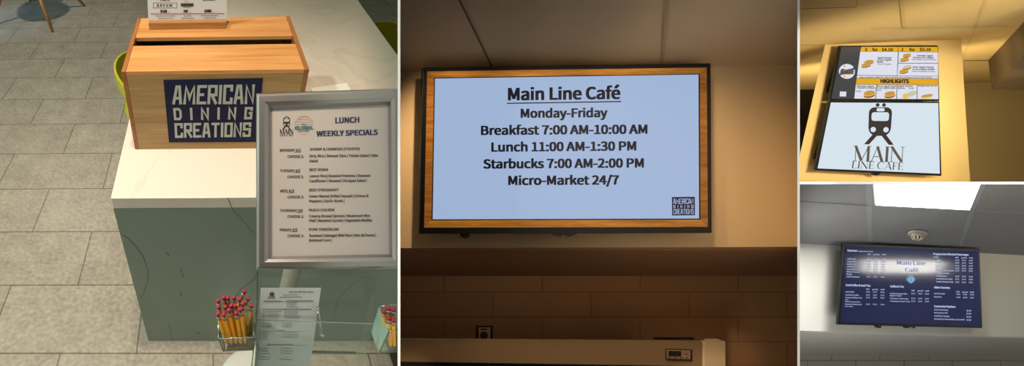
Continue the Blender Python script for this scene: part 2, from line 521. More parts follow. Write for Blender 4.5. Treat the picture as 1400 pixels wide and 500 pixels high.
f = MB(); f.box((.0122, 0, ZT - .012), (BW - .0122, .139, ZT)); obj('lid_board', f, w_top, bx, bevel=e)
f = MB(); f.box((.0122, .19, ZT - .012), (BW - .0122, BD, ZT)); obj('lid_board', f, w_top, bx, bevel=e)
f = MB(); f.box((.0122, .0122, ZC), (BW - .0122, BD - .0122, ZC + .01)); obj('bottom_panel', f, mat('box_inside', (40, 28, 18), .8), bx)
f = MB(); sf = upright(0); lab_q = [(223.4, 109.3), (359.4, 106.6), (351.5, 194.0), (231, 194.6)]
f.prism([sf.hit(u, v, .0012) for u, v in lab_q], [sf.hit(u, v, 0.0001) for u, v in lab_q])
lb = obj('label_panel', f, mat('vinyl_navy', (24, 27, 56), .7, spec=.2), bx); lb['label'] = 'navy panel with pale capitals'
lm = quadmap([(215, 95), (365, 95), (365, 205), (215, 205)])
def zz(x, y): return (215 + x / 4.547, 95 + y / 4.547)
f = MB(); f.flat = True
square_letters(f, sf, 'AMERICAN', [zz(100, 99), zz(608, 92), zz(602, 215), zz(93, 217)], .29, .12, .0018)
square_letters(f, sf, 'DINING', [zz(98, 239), zz(596, 232), zz(589, 309), zz(105, 315)], .29, 1.0, .0018)
square_letters(f, sf, 'CREATIONS', [zz(106, 333), zz(586, 328), zz(580, 418), zz(111, 425)], .29, .12, .0018)
obj('lettering', f, mat('vinyl_pale_grey', (170, 172, 164), .7, spec=.2), lb)

# --- acrylic card on a wooden foot, standing on the box
cs = thing('card_holder', 'upright white instruction card in a wooden foot on top of the ballot box', 'sign', (.16, .25, ZT))
f = MB(); f.box((.046, .239, ZT), (.271, .285, ZT + .02)); obj('wooden_foot', f, wood('foot_oak', (134, 92, 46), (166, 118, 66), 'X', 10), cs, bevel=.001)
sf = upright(.262)
cq = [(200.4, -26), (310.2, -26), (309.8, 33.5), (203.1, 33.5)]
f = MB(); f.prism([sf.hit(u, v, .0015) for u, v in cq], [sf.hit(u, v, -.0015) for u, v in cq])
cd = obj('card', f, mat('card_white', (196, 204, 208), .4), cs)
def z6(x, y): return (195 + x / 10, y / 10)
f = MB(); f.flat = True
write(f, sf, 'SCAN', z6(240, 172), z6(332, 172), 3.6, bold=.03, off=.002); write(f, sf, 'PAY', z6(560, 172), z6(622, 172), 3.6, bold=.03, off=.002); write(f, sf, 'EARN', z6(845, 168), z6(940, 168), 3.6, bold=.03, off=.002)
for x in (350, 365, 645, 660, 960, 975): poly(f, sf, oval(*z6(x, 168), .45, .45, 8), .002)
line(f, sf, [z6(145, 40), z6(470, 40), z6(468, 108), z6(145, 108)], .5, .002, closed=True)
write(f, sf, 'B R P X W', z6(195, 92), z6(405, 92), 3.4, bold=.01, off=.002)
for i in range(22):
    x = 522 + i * 7.9; poly(f, sf, [z6(x, 44), z6(x + (5.5 if i % 3 else 7.4), 44), z6(x + (5.5 if i % 3 else 7.4), 90), z6(x, 90)], .002)
for (a, b, yy, h) in ((240, 370, 12, 1.3), (820, 1000, 8, 1.3), (570, 628, 22, .9), (555, 665, 104, .8)): dashes(f, sf, z6(a, yy), z6(b, yy), h, .002)
for (a, b, yy, t) in ((180, 445, 223, 'find the code on the reader'), (210, 418, 255, 'and scan it here'), (560, 668, 222, 'pay with'), (530, 703, 253, 'your phone or card'), (795, 1035, 220, 'earn points toward your'), (840, 995, 250, 'next purchase')):
    dashes(f, sf, z6(a, yy), z6(b, yy - 2), .95, .002)
obj('printing', f, ink, cd)
f = MB(); line(f, sf, [z6(110, 190), z6(1120, 186)], .9, .0021); obj('red_rule', f, mat('ink_red', (160, 70, 76), .6), cd)

# --- folded card on the counter behind the sign
f = MB(); sf = level(ZC + .001)
A = [sf.hit(u, v) for u, v in ((424, 121.5), (474, 114.5), (480, 126), (430, 134))]
f.prism([p + Vector((0, 0, .004)) for p in A], A)
cdm = mat('paper_white', (226, 224, 218), .6)
tag(obj('leaflet', f, cdm), 'small white leaflet lying on the counter beside the ballot box', 'leaflet')

# --- snap-frame poster on a pedestal
P0, P1, P2 = at(350, 127.5, .725), at(551, 120.5, .706), at(350, 368, .725)
sf = Surf(P0, P1, P2)
ps = thing('poster_stand', 'pedestal stand holding the framed lunch specials poster before the counter', 'sign stand', (.41, -.387, 0))
alu = mat('brushed_aluminium', (154, 151, 149), .34, metal=.85)
clr = clear('clear_acrylic')
OQ = [(350, 127.5), (551, 120.5), (552, 367.5), (350, 368)]
IQ = [(371, 148.5), (530.5, 143), (532.5, 347.5), (371, 350.5)]
prof = [(0, -.012), (0, .003), (.06, .0075), (.2, .0105), (.55, .011), (.8, .0085), (1, .0012), (1, -.012)]
for i in range(4):
    j = (i + 1) % 4
    ra = [sf.hit(OQ[i][0] + (IQ[i][0] - OQ[i][0]) * t, OQ[i][1] + (IQ[i][1] - OQ[i][1]) * t, h) for t, h in prof]
    rb = [sf.hit(OQ[j][0] + (IQ[j][0] - OQ[j][0]) * t, OQ[j][1] + (IQ[j][1] - OQ[j][1]) * t, h) for t, h in prof]
    f = MB(); f.loft([ra, rb], 0, True, False)
    obj('frame_rail', f, alu, ps)
f = MB(); f.prism([sf.hit(u, v, -.0105) for u, v in OQ], [sf.hit(u, v, -.0118) for u, v in OQ]); obj('backing_board', f, mat('backing_grey', (70, 72, 74), .7), ps)
PQ = [(369.5, 147), (532, 141.5), (534, 349), (369.5, 352)]
f = MB(); f.prism([sf.hit(u, v, 0) for u, v in PQ], [sf.hit(u, v, -.0008) for u, v in PQ])
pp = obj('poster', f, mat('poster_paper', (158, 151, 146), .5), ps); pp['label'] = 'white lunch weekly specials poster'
f = MB(); f.flat = True
write(f, sf, 'LUNCH', (458.3, 168.2), (491.3, 167.2), 7.4, bold=.02); write(f, sf, 'WEEKLY SPECIALS', (432.5, 186.2), (516.6, 184.0), 7.0, bold=.02)
obj('heading', f, navy_ink, pp)
f = MB(); f.flat = True
CH = 'CHOOSE 2:'
for (s, x0, x1, y) in (('MONDAY 4/1', 382.7, 411.5, 207), ('SHRIMP & CRAWFISH ETOUFFEE', 423.5, 492.5, 205.6), (CH, 393, 415.2, 215.7), ('Dirty Rice | Stewed Okra | Potato Salad | Side', 423, 517, 214.8), ('Salad', 423, 434.5, 221.6),
        ('TUESDAY 4/2', 382.7, 410.5, 235), ('BEEF KEBAB', 423, 448.5, 233.6), (CH, 393, 415.2, 243.4), ('Lemon Rice| Roasted Potatoes | Roasted', 422.6, 506, 242.2), ('Cauliflower | Roasted Chickpea Salad |', 422.6, 501.5, 248.9),
        ('WED 4/3', 382.5, 402, 262.6), ('BEEF STROGANOFF', 422.6, 463, 261.4), (CH, 393, 415.2, 271), ('Green Beans| Grilled Squash | Onions &', 422.6, 504, 269.8), ('Peppers | Garlic Knots |', 422.6, 471, 276.4),
        ('THURSDAY 4/4', 382.5, 414, 289.4), ('PEACH CHICKEN', 422.6, 457, 288.8), (CH, 393, 415.2, 297.6), ('Creamy Brussel Sprouts | Mushroom Rice', 422.6, 506, 297), ('Pilaf | Roasted Carrots | Vegetable Medley', 422.6, 509, 303.2),
        ('FRIDAY 4/5', 382.5, 406.5, 315.8), ('PORK TENDERLOIN', 422.6, 463, 315.3), (CH, 393, 415.2, 324), ('Sauteed Cabbage| Wild Rice | Mac &Cheese |', 422.6, 514, 323.6), ('Buttered Corn |', 422.6, 453.5, 330)):
    write(f, sf, s, (x0, y), (x1, y - (x1 - x0) * .008), 3.5, bold=.012)
for (x0, x1, y) in ((402, 411.5, 207.8), (401, 410.5, 235.8), (392.5, 402, 263.4), (404, 414, 290.2), (396.5, 406.5, 316.6)): line(f, sf, [(x0, y), (x1, y)], .5)
obj('menu_text', f, mat('ink_soft', (52, 50, 50), .6), pp)
f = MB(); f.flat = True
train_mark(f, sf, [(385.6, 158.6), (398, 158.2), (398, 176.8), (385.6, 176.8)], mi=0, hole=1)
serif_word(f, sf, 'MAIN', [(382.5, 176.8), (401.2, 176.4), (401.2, 182.8), (382.5, 183.2)], bold=1.5); serif_word(f, sf, 'LINE CAFE', [(382.5, 183.6), (401, 183.2), (401, 185.8), (382.5, 186.2)], bold=1.2)
obj('train_logo', f, [ink, MATS['poster_paper']], pp)
f = MB(); f.flat = True
gx, gy, gr = 415.6, 171, 12.7
line(f, sf, oval(gx, gy, gr, gr, 26, PI * 1.02, PI * 1.98), .5)
for k in (.35, .72): line(f, sf, oval(gx, gy, gr * k, gr, 16, PI, 2 * PI), .4, .0005 + k * 1e-4)
line(f, sf, [(gx, gy - gr), (gx, gy - 1.5)], .4)
for yy in (-9.4, -6, -2.6):
    hw = math.sqrt(gr * gr - yy * yy); line(f, sf, [(gx - hw, gy + yy + 1), (gx - hw / 2, gy + yy + 1.6), (gx + hw / 2, gy + yy + 1.6), (gx + hw, gy + yy + 1)], .4, .0006)
line(f, sf, oval(gx, gy, gr * .55, gr, 12, PI * .3, PI * .7), .4)
obj('globe_logo', f, mat('ink_rose', (164, 132, 122), .6), pp)
f = MB(); f.flat = True
write(f, sf, 'The', (412.6, 171), (418.3, 170.8), 2.0); write(f, sf, 'GLOBAL', (402.8, 177.2), (428.8, 176.7), 4.6, bold=.035); write(f, sf, 'EATERY', (407.3, 180), (423.2, 179.7), 1.7)
obj('globe_lettering', f, mat('ink_teal', (62, 90, 98), .6), pp)
# pedestal
f = MB(); b0 = Vector((.41, -.387, 0))
f.tube([b0 + Vector((0, 0, .02)), b0 + Vector((0, 0, .86))], .019, 20); obj('pole', f, mat('pole_steel', (128, 122, 110), .6), ps)
f = MB(); f.tube([b0 + Vector((0, 0, .86)), b0 + Vector((0, .004, .93)), b0 + Vector((0, .012, 1.02))], [.019, .024, .03], 20)
obj('pole_bracket', f, mat('bracket_brown', (118, 110, 98), .5), ps)
f = MB()
f.tube([b0 + Vector((0, 0, h)) for h in (0, .006, .012, .016, .019)], [.168, .17, .165, .14, .03], 48); obj('base_disc', f, mat('base_white', (196, 198, 190), .4), ps)

# --- literature holder of clear acrylic with two pockets, below the poster
lh = thing('brochure_holder', 'clear acrylic two pocket leaflet holder below the lunch poster', 'holder', tuple(at(430, 480, .77)))
pz = Surf(at(356.5, 391, .69), at(439.5, 391, .69), at(348, 498, .772))
def plate(sfc, q, off, th):
    f = MB(); f.prism([sfc.hit(u, v, off + th) for u, v in q], [sfc.hit(u, v, off) for u, v in q]); return f
edge_m = clear('acrylic_edge', (205, 216, 208), .3, .25)
BQ = [(352, 372), (514, 378.2), (488, 481), (346, 479)]
obj('back_plate', plate(pz, BQ, -.013, .002), clr, lh)
FQ = [(350.5, 437), (511, 442.5), (490, 520), (341, 520)]
obj('front_plate', plate(pz, FQ, .012, .002), clr, lh)
f = MB(); f.hexa([pz.hit(u, v, .0115) for u, v in ((350.5, 436.2), (511, 441.7), (511, 443.0), (350.5, 437.6))], [pz.hit(u, v, .0145) for u, v in ((350.5, 436.2), (511, 441.7), (511, 443.0), (350.5, 437.6))]); obj('front_edge', f, edge_m, lh)
f = MB(); f.hexa([pz.hit(u, v, -.0135) for u, v in ((424, 478.6), (487, 480.3), (486.5, 483.2), (423, 481.6))], [pz.hit(u, v, -.0105) for u, v in ((424, 478.6), (487, 480.3), (486.5, 483.2), (423, 481.6))])
obj('bottom_edge', f, mat('edge_green', (72, 86, 72), .3), lh)
f = MB(); f.hexa([pz.hit(u, v, -.013) for u, v in ((351.6, 372), (352.8, 372), (346.6, 479), (345.4, 479))], [pz.hit(u, v, .013) for u, v in ((350.2, 437), (351.4, 437), (343.0, 520), (341.4, 520))]); obj('side_wall', f, edge_m, lh)
f = MB(); f.hexa([pz.hit(u, v, -.013) for u, v in ((513.6, 379), (514.8, 379), (488.6, 481), (487.4, 481))], [pz.hit(u, v, .013) for u, v in ((510.6, 443), (511.8, 443), (491, 520), (489.4, 520))]); obj('side_wall', f, clr, lh)
f = MB(); f.tube([pz.hit(434.5, 421, .008), pz.hit(436.5, 434, .010), pz.hit(439.5, 457, .012)], [.0022, .0022, .0026], 10)
f.tube([pz.hit(433.9, 419.8, .0075), pz.hit(435, 423, .0085)], .0032, 10); f.tube([pz.hit(437.5, 457.5, .011), pz.hit(442.5, 458.5, .011)], .003, 10)
o = obj('divider_clip', f, clear('acrylic_bright', (225, 232, 226), .45, .15), lh)

# --- order forms in the left pocket
SQF = [(356.5, 393), (439, 393), (424, 500), (422.5, 516), (346.8, 516), (348, 498.5)]
f = MB(); f.prism([pz.hit(u, v, .002) for u, v in SQF], [pz.hit(u, v, -.008) for u, v in SQF])
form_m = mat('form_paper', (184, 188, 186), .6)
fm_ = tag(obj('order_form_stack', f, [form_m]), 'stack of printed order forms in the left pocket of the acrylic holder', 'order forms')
f = MB(); f.flat = True
def zf(x, y): return (345 + x / 4.35, 385 + y / 4.348)
train_mark(f, pz, [zf(100, 60), zf(134, 60), zf(134, 92), zf(96, 92)], .0026, 0, None); serif_word(f, pz, 'MAIN', [zf(90, 92), zf(138, 92), zf(138, 100), zf(90, 100)], .0026, bold=1.6)
dashes(f, pz, zf(218, 63), zf(365, 63), 1.5, .0026); dashes(f, pz, zf(180, 80), zf(268, 79), .9, .0026); dashes(f, pz, zf(162, 94), zf(292, 92), 1.1, .0026)
for (x0, x1, y) in ((70, 170, 116), (205, 362, 114), (62, 350, 164), (150, 195, 292), (90, 240, 375)):
    dashes(f, pz, zf(x0, y), zf(x1, y), 1.0, .0026)
    line(f, pz, [zf(62, y + 3), zf(362 - max(0, (y - 120)) * .14, y + 3)], .25, .0026)
for (xa, xb, ys) in ((205, 275, (125, 134, 144, 153)), (64, 180, (178, 188, 198, 209, 219)), (192, 290, (176, 186, 197, 207, 218)), (60, 118, (250, 262, 270)), (180, 240, (248, 260, 270)), (42, 100, (303, 316, 328, 342)), (176, 290, (302, 316, 330)), (32, 108, (398, 412, 428, 448, 462)), (168, 250, (396, 412, 426, 464))):
    for y in ys:
        line(f, pz, [zf(xa, y - 7), zf(xa + 12, y - 7), zf(xa + 12, y), zf(xa, y)], .2, .0026, closed=True)
        dashes(f, pz, zf(xa + 18, y), zf(xa + 18 + (xb - xa - 18) * random.uniform(.7, 1), y), .85, .0026)
o = obj('printing', f, mat('ink_form', (66, 74, 74), .6), fm_)

# --- pencil cups
def cup(name, label, c, wx, wy, h, yaw, lean, mats):
    t = thing(name, label, 'pencil cup', c)
    T = Matrix.Translation(Vector(c)) @ Matrix.Rotation(yaw, 4, 'Z') @ Matrix.Rotation(lean, 4, 'Y')
    def ring(k, z, i=0): return [T @ Vector((sx * (wx / 2 * k - i), sy * (wy / 2 * k - i), z)) for sx, sy in ((-1, -1), (1, -1), (1, 1), (-1, 1))]
    k0, th = .9, .002
    for i in range(4):
        j = (i + 1) % 4
        a0, a1, o0, o1 = ring(k0, 0), ring(1, h), ring(k0, 0, th), ring(1, h, th)
        f = MB(); f.hexa([a0[i], a0[j], a1[j], a1[i]], [o0[i], o0[j], o1[j], o1[i]])
        obj('side_wall', f, mats[i], t)
    f = MB(); f.hexa(ring(k0, 0, th), ring(k0, th, th)); obj('floor_plate', f, mats[4], t)
    f = MB()
    for i in range(4):
        j = (i + 1) % 4; a, b = ring(1, h, th * .5), ring(1.0, h + .0022, th * .5)
        f.tube([a[i], a[j]], .0014, 6)
    obj('rim', f, edge_m, t)
    f = MB()
    for i in range(4): f.tube([ring(k0, .0, th * .5)[i], ring(1, h, th * .5)[i]], .0012, 6); f.tube([ring(k0, .001, th * .5)[i], ring(k0, .001, th * .5)[(i + 1) % 4]], .0012, 6)
    obj('corner_edge', f, mat('edge_dark_green', (84, 96, 82), .3), t)
    return t, T


cupA = Vector((.272, -.565, .862))
ca, TA = cup('pencil_cup', 'clear acrylic cup of yellow pencils at the left end of the leaflet holder', tuple(cupA), .066, .054, .062, 0, -.10, [clr] * 4 + [clear('acrylic_floor', (150, 158, 138), .2)])
cupB = Vector((.566, -.57, .862))
mint = mat('acrylic_reflection', (176, 214, 198), .25)  # pale reflection on one clear side, put in as a solid colour
mint.node_tree.nodes['Principled BSDF'].inputs['Alpha'].default_value = .7
cb, TB = cup('pencil_cup', 'clear pencil cup with a reflection coloured mint on its side at the right end of the leaflet holder', tuple(cupB), .068, .048, .101, .051, -.1, [clr, clr, clr, mint, clr])

# --- pencils: one pencil, then copies
wood_y = mat('pencil_yellow', (246, 178, 38), .5); eras = mat('eraser_red', (142, 34, 46), .8); ferr = mat('ferrule_metal', (190, 186, 180), .3, metal=.9); bare = mat('pencil_bare_wood', (206, 164, 112), .7)
PL = .135
def pencil_proto(label, group):
    t = thing('pencil', label, 'pencil', (0, 0, 0), group)
    R = .0036
    f = MB(); f.loft([[(R * math.cos(PI / 3 * i), R * math.sin(PI / 3 * i), h) for i in range(6)] for h in (.014, PL - .022)], 0, True, False); obj('barrel', f, wood_y, t, clip=False)
    f = MB(); f.tube([(0, 0, 0), (0, 0, .003), (0, 0, .014)], [.0003, .0009, .0034], 8); obj('sharpened_tip', f, bare, t, clip=False)
    f = MB(); f.tube([(0, 0, PL - .0222), (0, 0, PL - .016), (0, 0, PL - .0155), (0, 0, PL - .009)], [.0037, .0037, .004, .0038], 12); obj('ferrule', f, ferr, t, clip=False)
    f = MB(); f.tube([(0, 0, PL - .0092), (0, 0, PL - .003), (0, 0, PL - .0005), (0, 0, PL)], [.0036, .0037, .0031, .0015], 12); obj('eraser', f, eras, t, clip=False)
    return t


PROTO = {}
def pencil(base, tip, label, group):
    key = 'p'
    if key not in PROTO: r = PROTO[key] = pencil_proto(label, group)
    else:
        src = PROTO[key]; r = src.copy(); COL.objects.link(r)
        for ch in src.children:
            c = ch.copy(); COL.objects.link(c); c.parent = r
        r['label'] = label; r['group'] = group
    d = (tip - base).normalized()
    r.rotation_mode = 'QUATERNION'; r.rotation_quaternion = Vector((0, 0, 1)).rotation_difference(d); r.location = base
    r.scale = (1, 1, (tip - base).length / PL)
    return r


LA = 'yellow pencil with a red eraser standing in the clear cup left of the leaflet holder'; GA = 'pencils in the left cup'
for iy in range(3):
    for ix in range(5):
        x = -.0225 + ix * .0098 + (.003 if iy % 2 else 0); y = -.0135 + iy * .0125
        b = TA @ Vector((x * .9, y, .0045)); t = TA @ Vector((x * 1.04 - .005 + random.uniform(-.0022, .0022), y + .004 + random.uniform(-.002, .002), PL * random.uniform(.9, 1.04)))
        pencil(b, t, LA, GA)
for (p, q, s) in (((-.014, .022, .005), (.022, .026, PL), 'yellow pencil leaning right at the back of the left clear cup'), ((-.003, .0205, .006), (.027, .0195, .12), 'second yellow pencil leaning right in the left clear cup'), ((.024, .004, .006), (.031, .006, .12), 'yellow pencil nearest the right side of the left clear cup')):
    pencil(TA @ Vector(p), TA @ Vector(q), s, GA)
LB = 'yellow pencil standing in the clear cup right of the leaflet holder'; GB = 'pencils in the right cup'
for (u0, v0, z0, u1, v1, z1) in ((528, 462, .735, 524.5, 424, .665), (532, 468, .73, 531, 419, .655), (536, 464, .735, 538.5, 421, .65), (539, 474, .725, 538, 436, .65), (534, 474, .725, 531.5, 433, .655)):
    pencil(at(u0, v0, z0), at(u1, v1, z1), LB, GB)

# --- shell chairs
lime = mat('shell_lime', (166, 164, 36), .45); legw = wood('chair_leg_wood', (150, 96, 44), (190, 134, 72), 'Z', 10)
def shell_chair(name, label, c, seat_z, yaw, back_h, leg_out, group=None, feet=None):
    t = thing(name, label, 'chair', c, group)
    T = Matrix.Translation(Vector(c)) @ Matrix.Rotation(yaw, 4, 'Z')       # the chair faces local +x
    f = MB(); nU, nV = 20, 10; grid = []
    for k in range(nV + 1):
        v = k / nV; row = []
        for i in range(nU + 1):
            a = math.radians(75 + 210 * i / nU)         # round the back from side to side
            side = abs(i / nU - .5) * 2
            top = seat_z + back_h * (1 - .75 * side ** 2.2)
            z = seat_z + (top - seat_z) * v
            r = .135 + .08 * math.sin(min(1, v * 1.25) * PI / 2)
            row.append(T @ Vector((r * math.cos(a), r * 1.12 * math.sin(a), z)))
        grid.append(row)
    for th in (0, 1):
        vs = []; 
        for row in grid:
            for p in row:
                cc = T @ Vector((0, 0, 0)); d = Vector((p.x - cc.x, p.y - cc.y, 0)).normalized(); vs.append(p - d * (.011 * th))
        fs = [(k * (nU + 1) + i, k * (nU + 1) + i + 1, (k + 1) * (nU + 1) + i + 1, (k + 1) * (nU + 1) + i) for k in range(nV) for i in range(nU)]
        f.mesh(vs, fs, 0, True)
    for i in range(nU):
        n0 = nV * (nU + 1) + i; p, q = f.v[n0], f.v[n0 + 1]; off = (nU + 1) * (nV + 1)
        f.face([p, q, f.v[n0 + 1 + off], f.v[n0 + off]])
    obj('back_shell', f, lime, t)
    f = MB(); f.loft([[T @ Vector((.2 * s * math.cos(2 * PI * i / 28) + (.03 if math.cos(2 * PI * i / 28) > 0 else 0), .215 * s * math.sin(2 * PI * i / 28), seat_z + dz)) for i in range(28)] for s, dz in ((.8, -.03), (.97, -.015), (1, 0), (.9, .008))]); obj('seat', f, lime, t)
    for sx, sy in ((1, 1), (1, -1), (-1, 1), (-1, -1)):
        a = Vector((sx * .12, sy * .12, seat_z - .025)); b = Vector((sx * leg_out, sy * leg_out, 0))
        f = MB(); f.tube([T @ a, T @ b], [.019, .012], 12); obj('leg', f, legw, t)
    f = MB()
    f.tube([T @ Vector((.12, .12, seat_z - .05)), T @ Vector((-.12, -.12, seat_z - .05))], .012, 8); f.tube([T @ Vector((.12, -.12, seat_z - .05)), T @ Vector((-.12, .12, seat_z - .05))], .012, 8)
    obj('brace', f, legw, t)
    return t


shell_chair('shell_chair', 'lime green chair behind the left side of the wooden box', (.005, .76, 0), .53, 0, .22, .16)
shell_chair('shell_chair', 'lime green chair at the right edge of the white counter', (.945, .97, 0), .47, PI, .325, .16)
shell_chair('shell_chair', 'wooden legged chair standing on the tiles beyond the counter', (-1.51, 3.20, 0), .46, -.255, .36, .333)

# ================================================================== DIVIDING WALLS
CLIP[0] = None
part_m = mat('partition_white', (245, 245, 243), .7)
def panel_wall(name, ua, ub, zA, zB, ya, yb):
    f = MB(); wA = (ub - ua) / F * zA
    um = (ua + ub) / 2
    d = Vector(((um - CX) / F, 0, 1)).normalized(); s = Vector((d.z, 0, -d.x))
    pA = Vector(((um - CX) / F * zA, 0, zA)); pB = pA + d * ((zB - zA) / d.z)
    q = []
    hw = wA / 2 * d.z
    for p in (pA, pB):
        for sg in (-1, 1): q.append(p + s * hw * sg)
    def W(p, y): return cw(p.x, y, p.z)
    f.hexa([W(q[0], ya), W(q[1], ya), W(q[3], ya), W(q[2], ya)], [W(q[0], yb), W(q[1], yb), W(q[3], yb), W(q[2], yb)])
    return struct(name, f, part_m)


panel_wall('wall_partition', 543.7, 547.3, z0d, 5.6, -3.0, 4.5)
panel_wall('wall_partition', 1090.1, 1093.6, .9, 5.0, -2.4, 2.4)
f = MB(); zA = .9; hh = 3.4 / F * zA / 2
xs = lambda u, z: (u - CX) / F * z
f.hexa([cw(xs(1093.7, .9), -hh, .9), cw(2.4, -hh, .9), cw(9.8, -hh, 4.6), cw(xs(1092, 4.6), -hh, 4.6)], [cw(xs(1093.7, .9), hh, .9), cw(2.4, hh, .9), cw(9.8, hh, 4.6), cw(xs(1092, 4.6), hh, 4.6)])
struct('wall_shelf', f, part_m)

f = MB()
f.prism([cw(x, -.8, z) for x, z in ((.02, .0), (.25, .5), (3, .5), (3, 0))], [cw(x, -.84, z) for x, z in ((.02, .0), (.25, .5), (3, .5), (3, 0))])
struct('light_baffle', f, part_m)  # unseen slab added to keep counter-room lamps from shining into the other rooms

def wedge(name, mats, uL, uR, zf, Yf, zn, Yn, th=.03, up=True, xR=None):
    """a level slab running between two dividing walls"""
    s = -th if up else th
    def q(dy): return [cw(xs(uL, zf), Yf + dy, zf), cw(xs(uR, zf), Yf + dy, zf), cw(xs(uR, zn), Yn + dy, zn), cw(xs(uL, zn), Yn + dy, zn)]
    f = MB(); f.hexa(q(0), q(s)); return struct(name, f, mats)


def strip(mb, sfc, a, b, w0, w1, off, mi=0):
    d = Vector((b[0] - a[0], b[1] - a[1])).normalized(); n = Vector((-d.y, d.x))
    poly(mb, sfc, [(a[0] + n.x * w0 / 2, a[1] + n.y * w0 / 2), (b[0] + n.x * w1 / 2, b[1] + n.y * w1 / 2), (b[0] - n.x * w1 / 2, b[1] - n.y * w1 / 2), (a[0] - n.x * w0 / 2, a[1] - n.y * w0 / 2)], off, mi)


def slab(name, q, z, th, mats, ray=False):
    """upright slab whose face is the outline q at distance z"""
    s = front(z); f = MB()
    s2_ = front(z + th)
    f.prism([s.hit(u, v) for u, v in q], [s2_.hit(u, v) if ray else s.hit(u, v) + AZ * th for u, v in q])
    return f


# ================================================================== ROOM WITH THE OPENING-HOURS SCREEN
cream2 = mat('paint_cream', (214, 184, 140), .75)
Z2 = 1.36
sl = .463
w2q = [(546.3, 97.5), (1090.6, 89), (1090.6, 337.2), (546.3, 339)]
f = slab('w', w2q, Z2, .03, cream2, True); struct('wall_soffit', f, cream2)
c2 = Surf(at(545, 97.5, Z2), at(1092, 89, Z2), at(545, 97.5, Z2) + (AY * sl + AZ) * -.5)
f = MB()
def c2q(u, z):   # ceiling point at sideways position u and depth z
    a = at(545, 97.5, Z2); b = at(1092, 89, Z2); t = (u - 545) / 547
    p = a.lerp(b, t); dz = z - Z2
    x, y = (p - CAM).dot(AX), (p - CAM).dot(AY)
    return cw((u - CX) / F * z, y + sl * dz, z)
ceil2 = mat('ceiling_tile_warm', (196, 170, 134), .85)
A = [c2q(546.3, Z2 + .02), c2q(1090.6, Z2 + .02), c2q(1090.6, .45), c2q(546.3, .45)]
f.hexa(A, [p - AY * .03 for p in A])
strip(f, c2, (624, -8), (673.5, 93), 2.6, 2.0, .0008, 1); strip(f, c2, (913.5, -8), (905, 92), 5, 4, .0008, 2)
f.flat = False
struct('ceiling', f, [ceil2, mat('seam_dark', (92, 74, 54), .8), mat('grid_warm', (176, 146, 112), .8)])
# underside of the soffit, then the tiled wall
yF = (338 - CY) / F * Z2; zB2 = 1.79
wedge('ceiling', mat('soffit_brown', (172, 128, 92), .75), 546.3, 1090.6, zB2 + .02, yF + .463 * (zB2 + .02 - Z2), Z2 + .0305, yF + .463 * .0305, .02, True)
tw = tiles('wall_tile_warm', (206, 156, 112), (200, 150, 106), (178, 128, 88), 134 / F * zB2, 33.7 / F * zB2, .0035, off=(0, 0, 0), rough=.5, speck=.04)
def tile_wall(name, z, q, mats, u0, v0):
    """wall mesh drawn in its own flat axes so the tile pattern runs along it"""
    me = bpy.data.meshes.new(name); s = front(z); o0 = s.hit(u0, v0)
    bm = bmesh.new(); vs = []
    for th in (0, .03):
        for u, v in q:
            p = front(z + th).hit(u, v) - o0; vs.append(bm.verts.new((p.dot(AX), -p.dot(AY), -th)))
    n = len(q); bm.faces.new(vs[:n]); bm.faces.new(list(reversed(vs[n:])))
    for i in range(n): bm.faces.new([vs[i], vs[n + i], vs[n + (i + 1) % n], vs[(i + 1) % n]])
    bmesh.ops.recalc_face_normals(bm, faces=bm.faces[:]); bm.to_mesh(me); bm.free(); me.materials.append(mats)
    o = bpy.data.objects.new(name, me); COL.objects.link(o)
    mm = Matrix((AX, -AY, -AZ)).transposed().to_4x4(); mm.translation = o0; o.matrix_world = mm; o['kind'] = 'structure'
    return o
tile_wall('wall_tiled', zB2, [(546.3, 376), (1090.6, 374.5), (1090.6, 560), (546.3, 560)], tw, 607.3 - 134 * 4 - 67, 466.6 + 33.7 * 6)

def tv_body(name, label, cat, q, z, depth, inset, mats, extra=()):
    """flat screen: shallow bezel and a smaller box behind it that meets the wall"""
    c = front(z).hit(sum(p[0] for p in q) / 4, sum(p[1] for p in q) / 4)
    t = thing(name, label, cat, tuple(c + AZ * depth))
    f = slab('', q, z, .010, mats); obj('bezel', f, mats, t, bevel=.002)
    qi = [(p[0] + (1 if k in (0, 3) else -1) * inset, p[1] + (1 if k in (0, 1) else -1) * inset) for k, p in enumerate(q)]
    s = front(z); f = MB(); f.prism([s.hit(u, v) + AZ * .0102 for u, v in qi], [s.hit(u, v) + AZ * (depth - .001) for u, v in qi]); obj('rear_housing', f, mats, t)
    return t


blk = mat('bezel_black', (14, 13, 13), .35); ZV2 = 1.305
OQ2 = [(578, 92), (972, 86.3), (973.6, 318.5), (573.4, 319.6)]
tv = tv_body('wall_screen', 'large wall screen showing the opening hours in a wood patterned border', 'screen', OQ2, ZV2, Z2 - ZV2, 45, blk)
s2 = front(ZV2)
WQ2 = [(584, 97.5), (966.3, 92.3), (967.8, 310), (579.8, 311)]
BQ2 = [(594.8, 107.3), (955, 101.8), (955.8, 298.5), (591.6, 299.6)]
DQ2 = [(593.4, 106), (956.8, 100.6), (957.6, 300), (590, 301)]
f = MB()
f.prism([s2.hit(u, v, .0012) for u, v in BQ2], [s2.hit(u, v, 0) for u, v in BQ2])
sc_m = screen('display_blue', (164, 186, 220), .92, rough=.12)
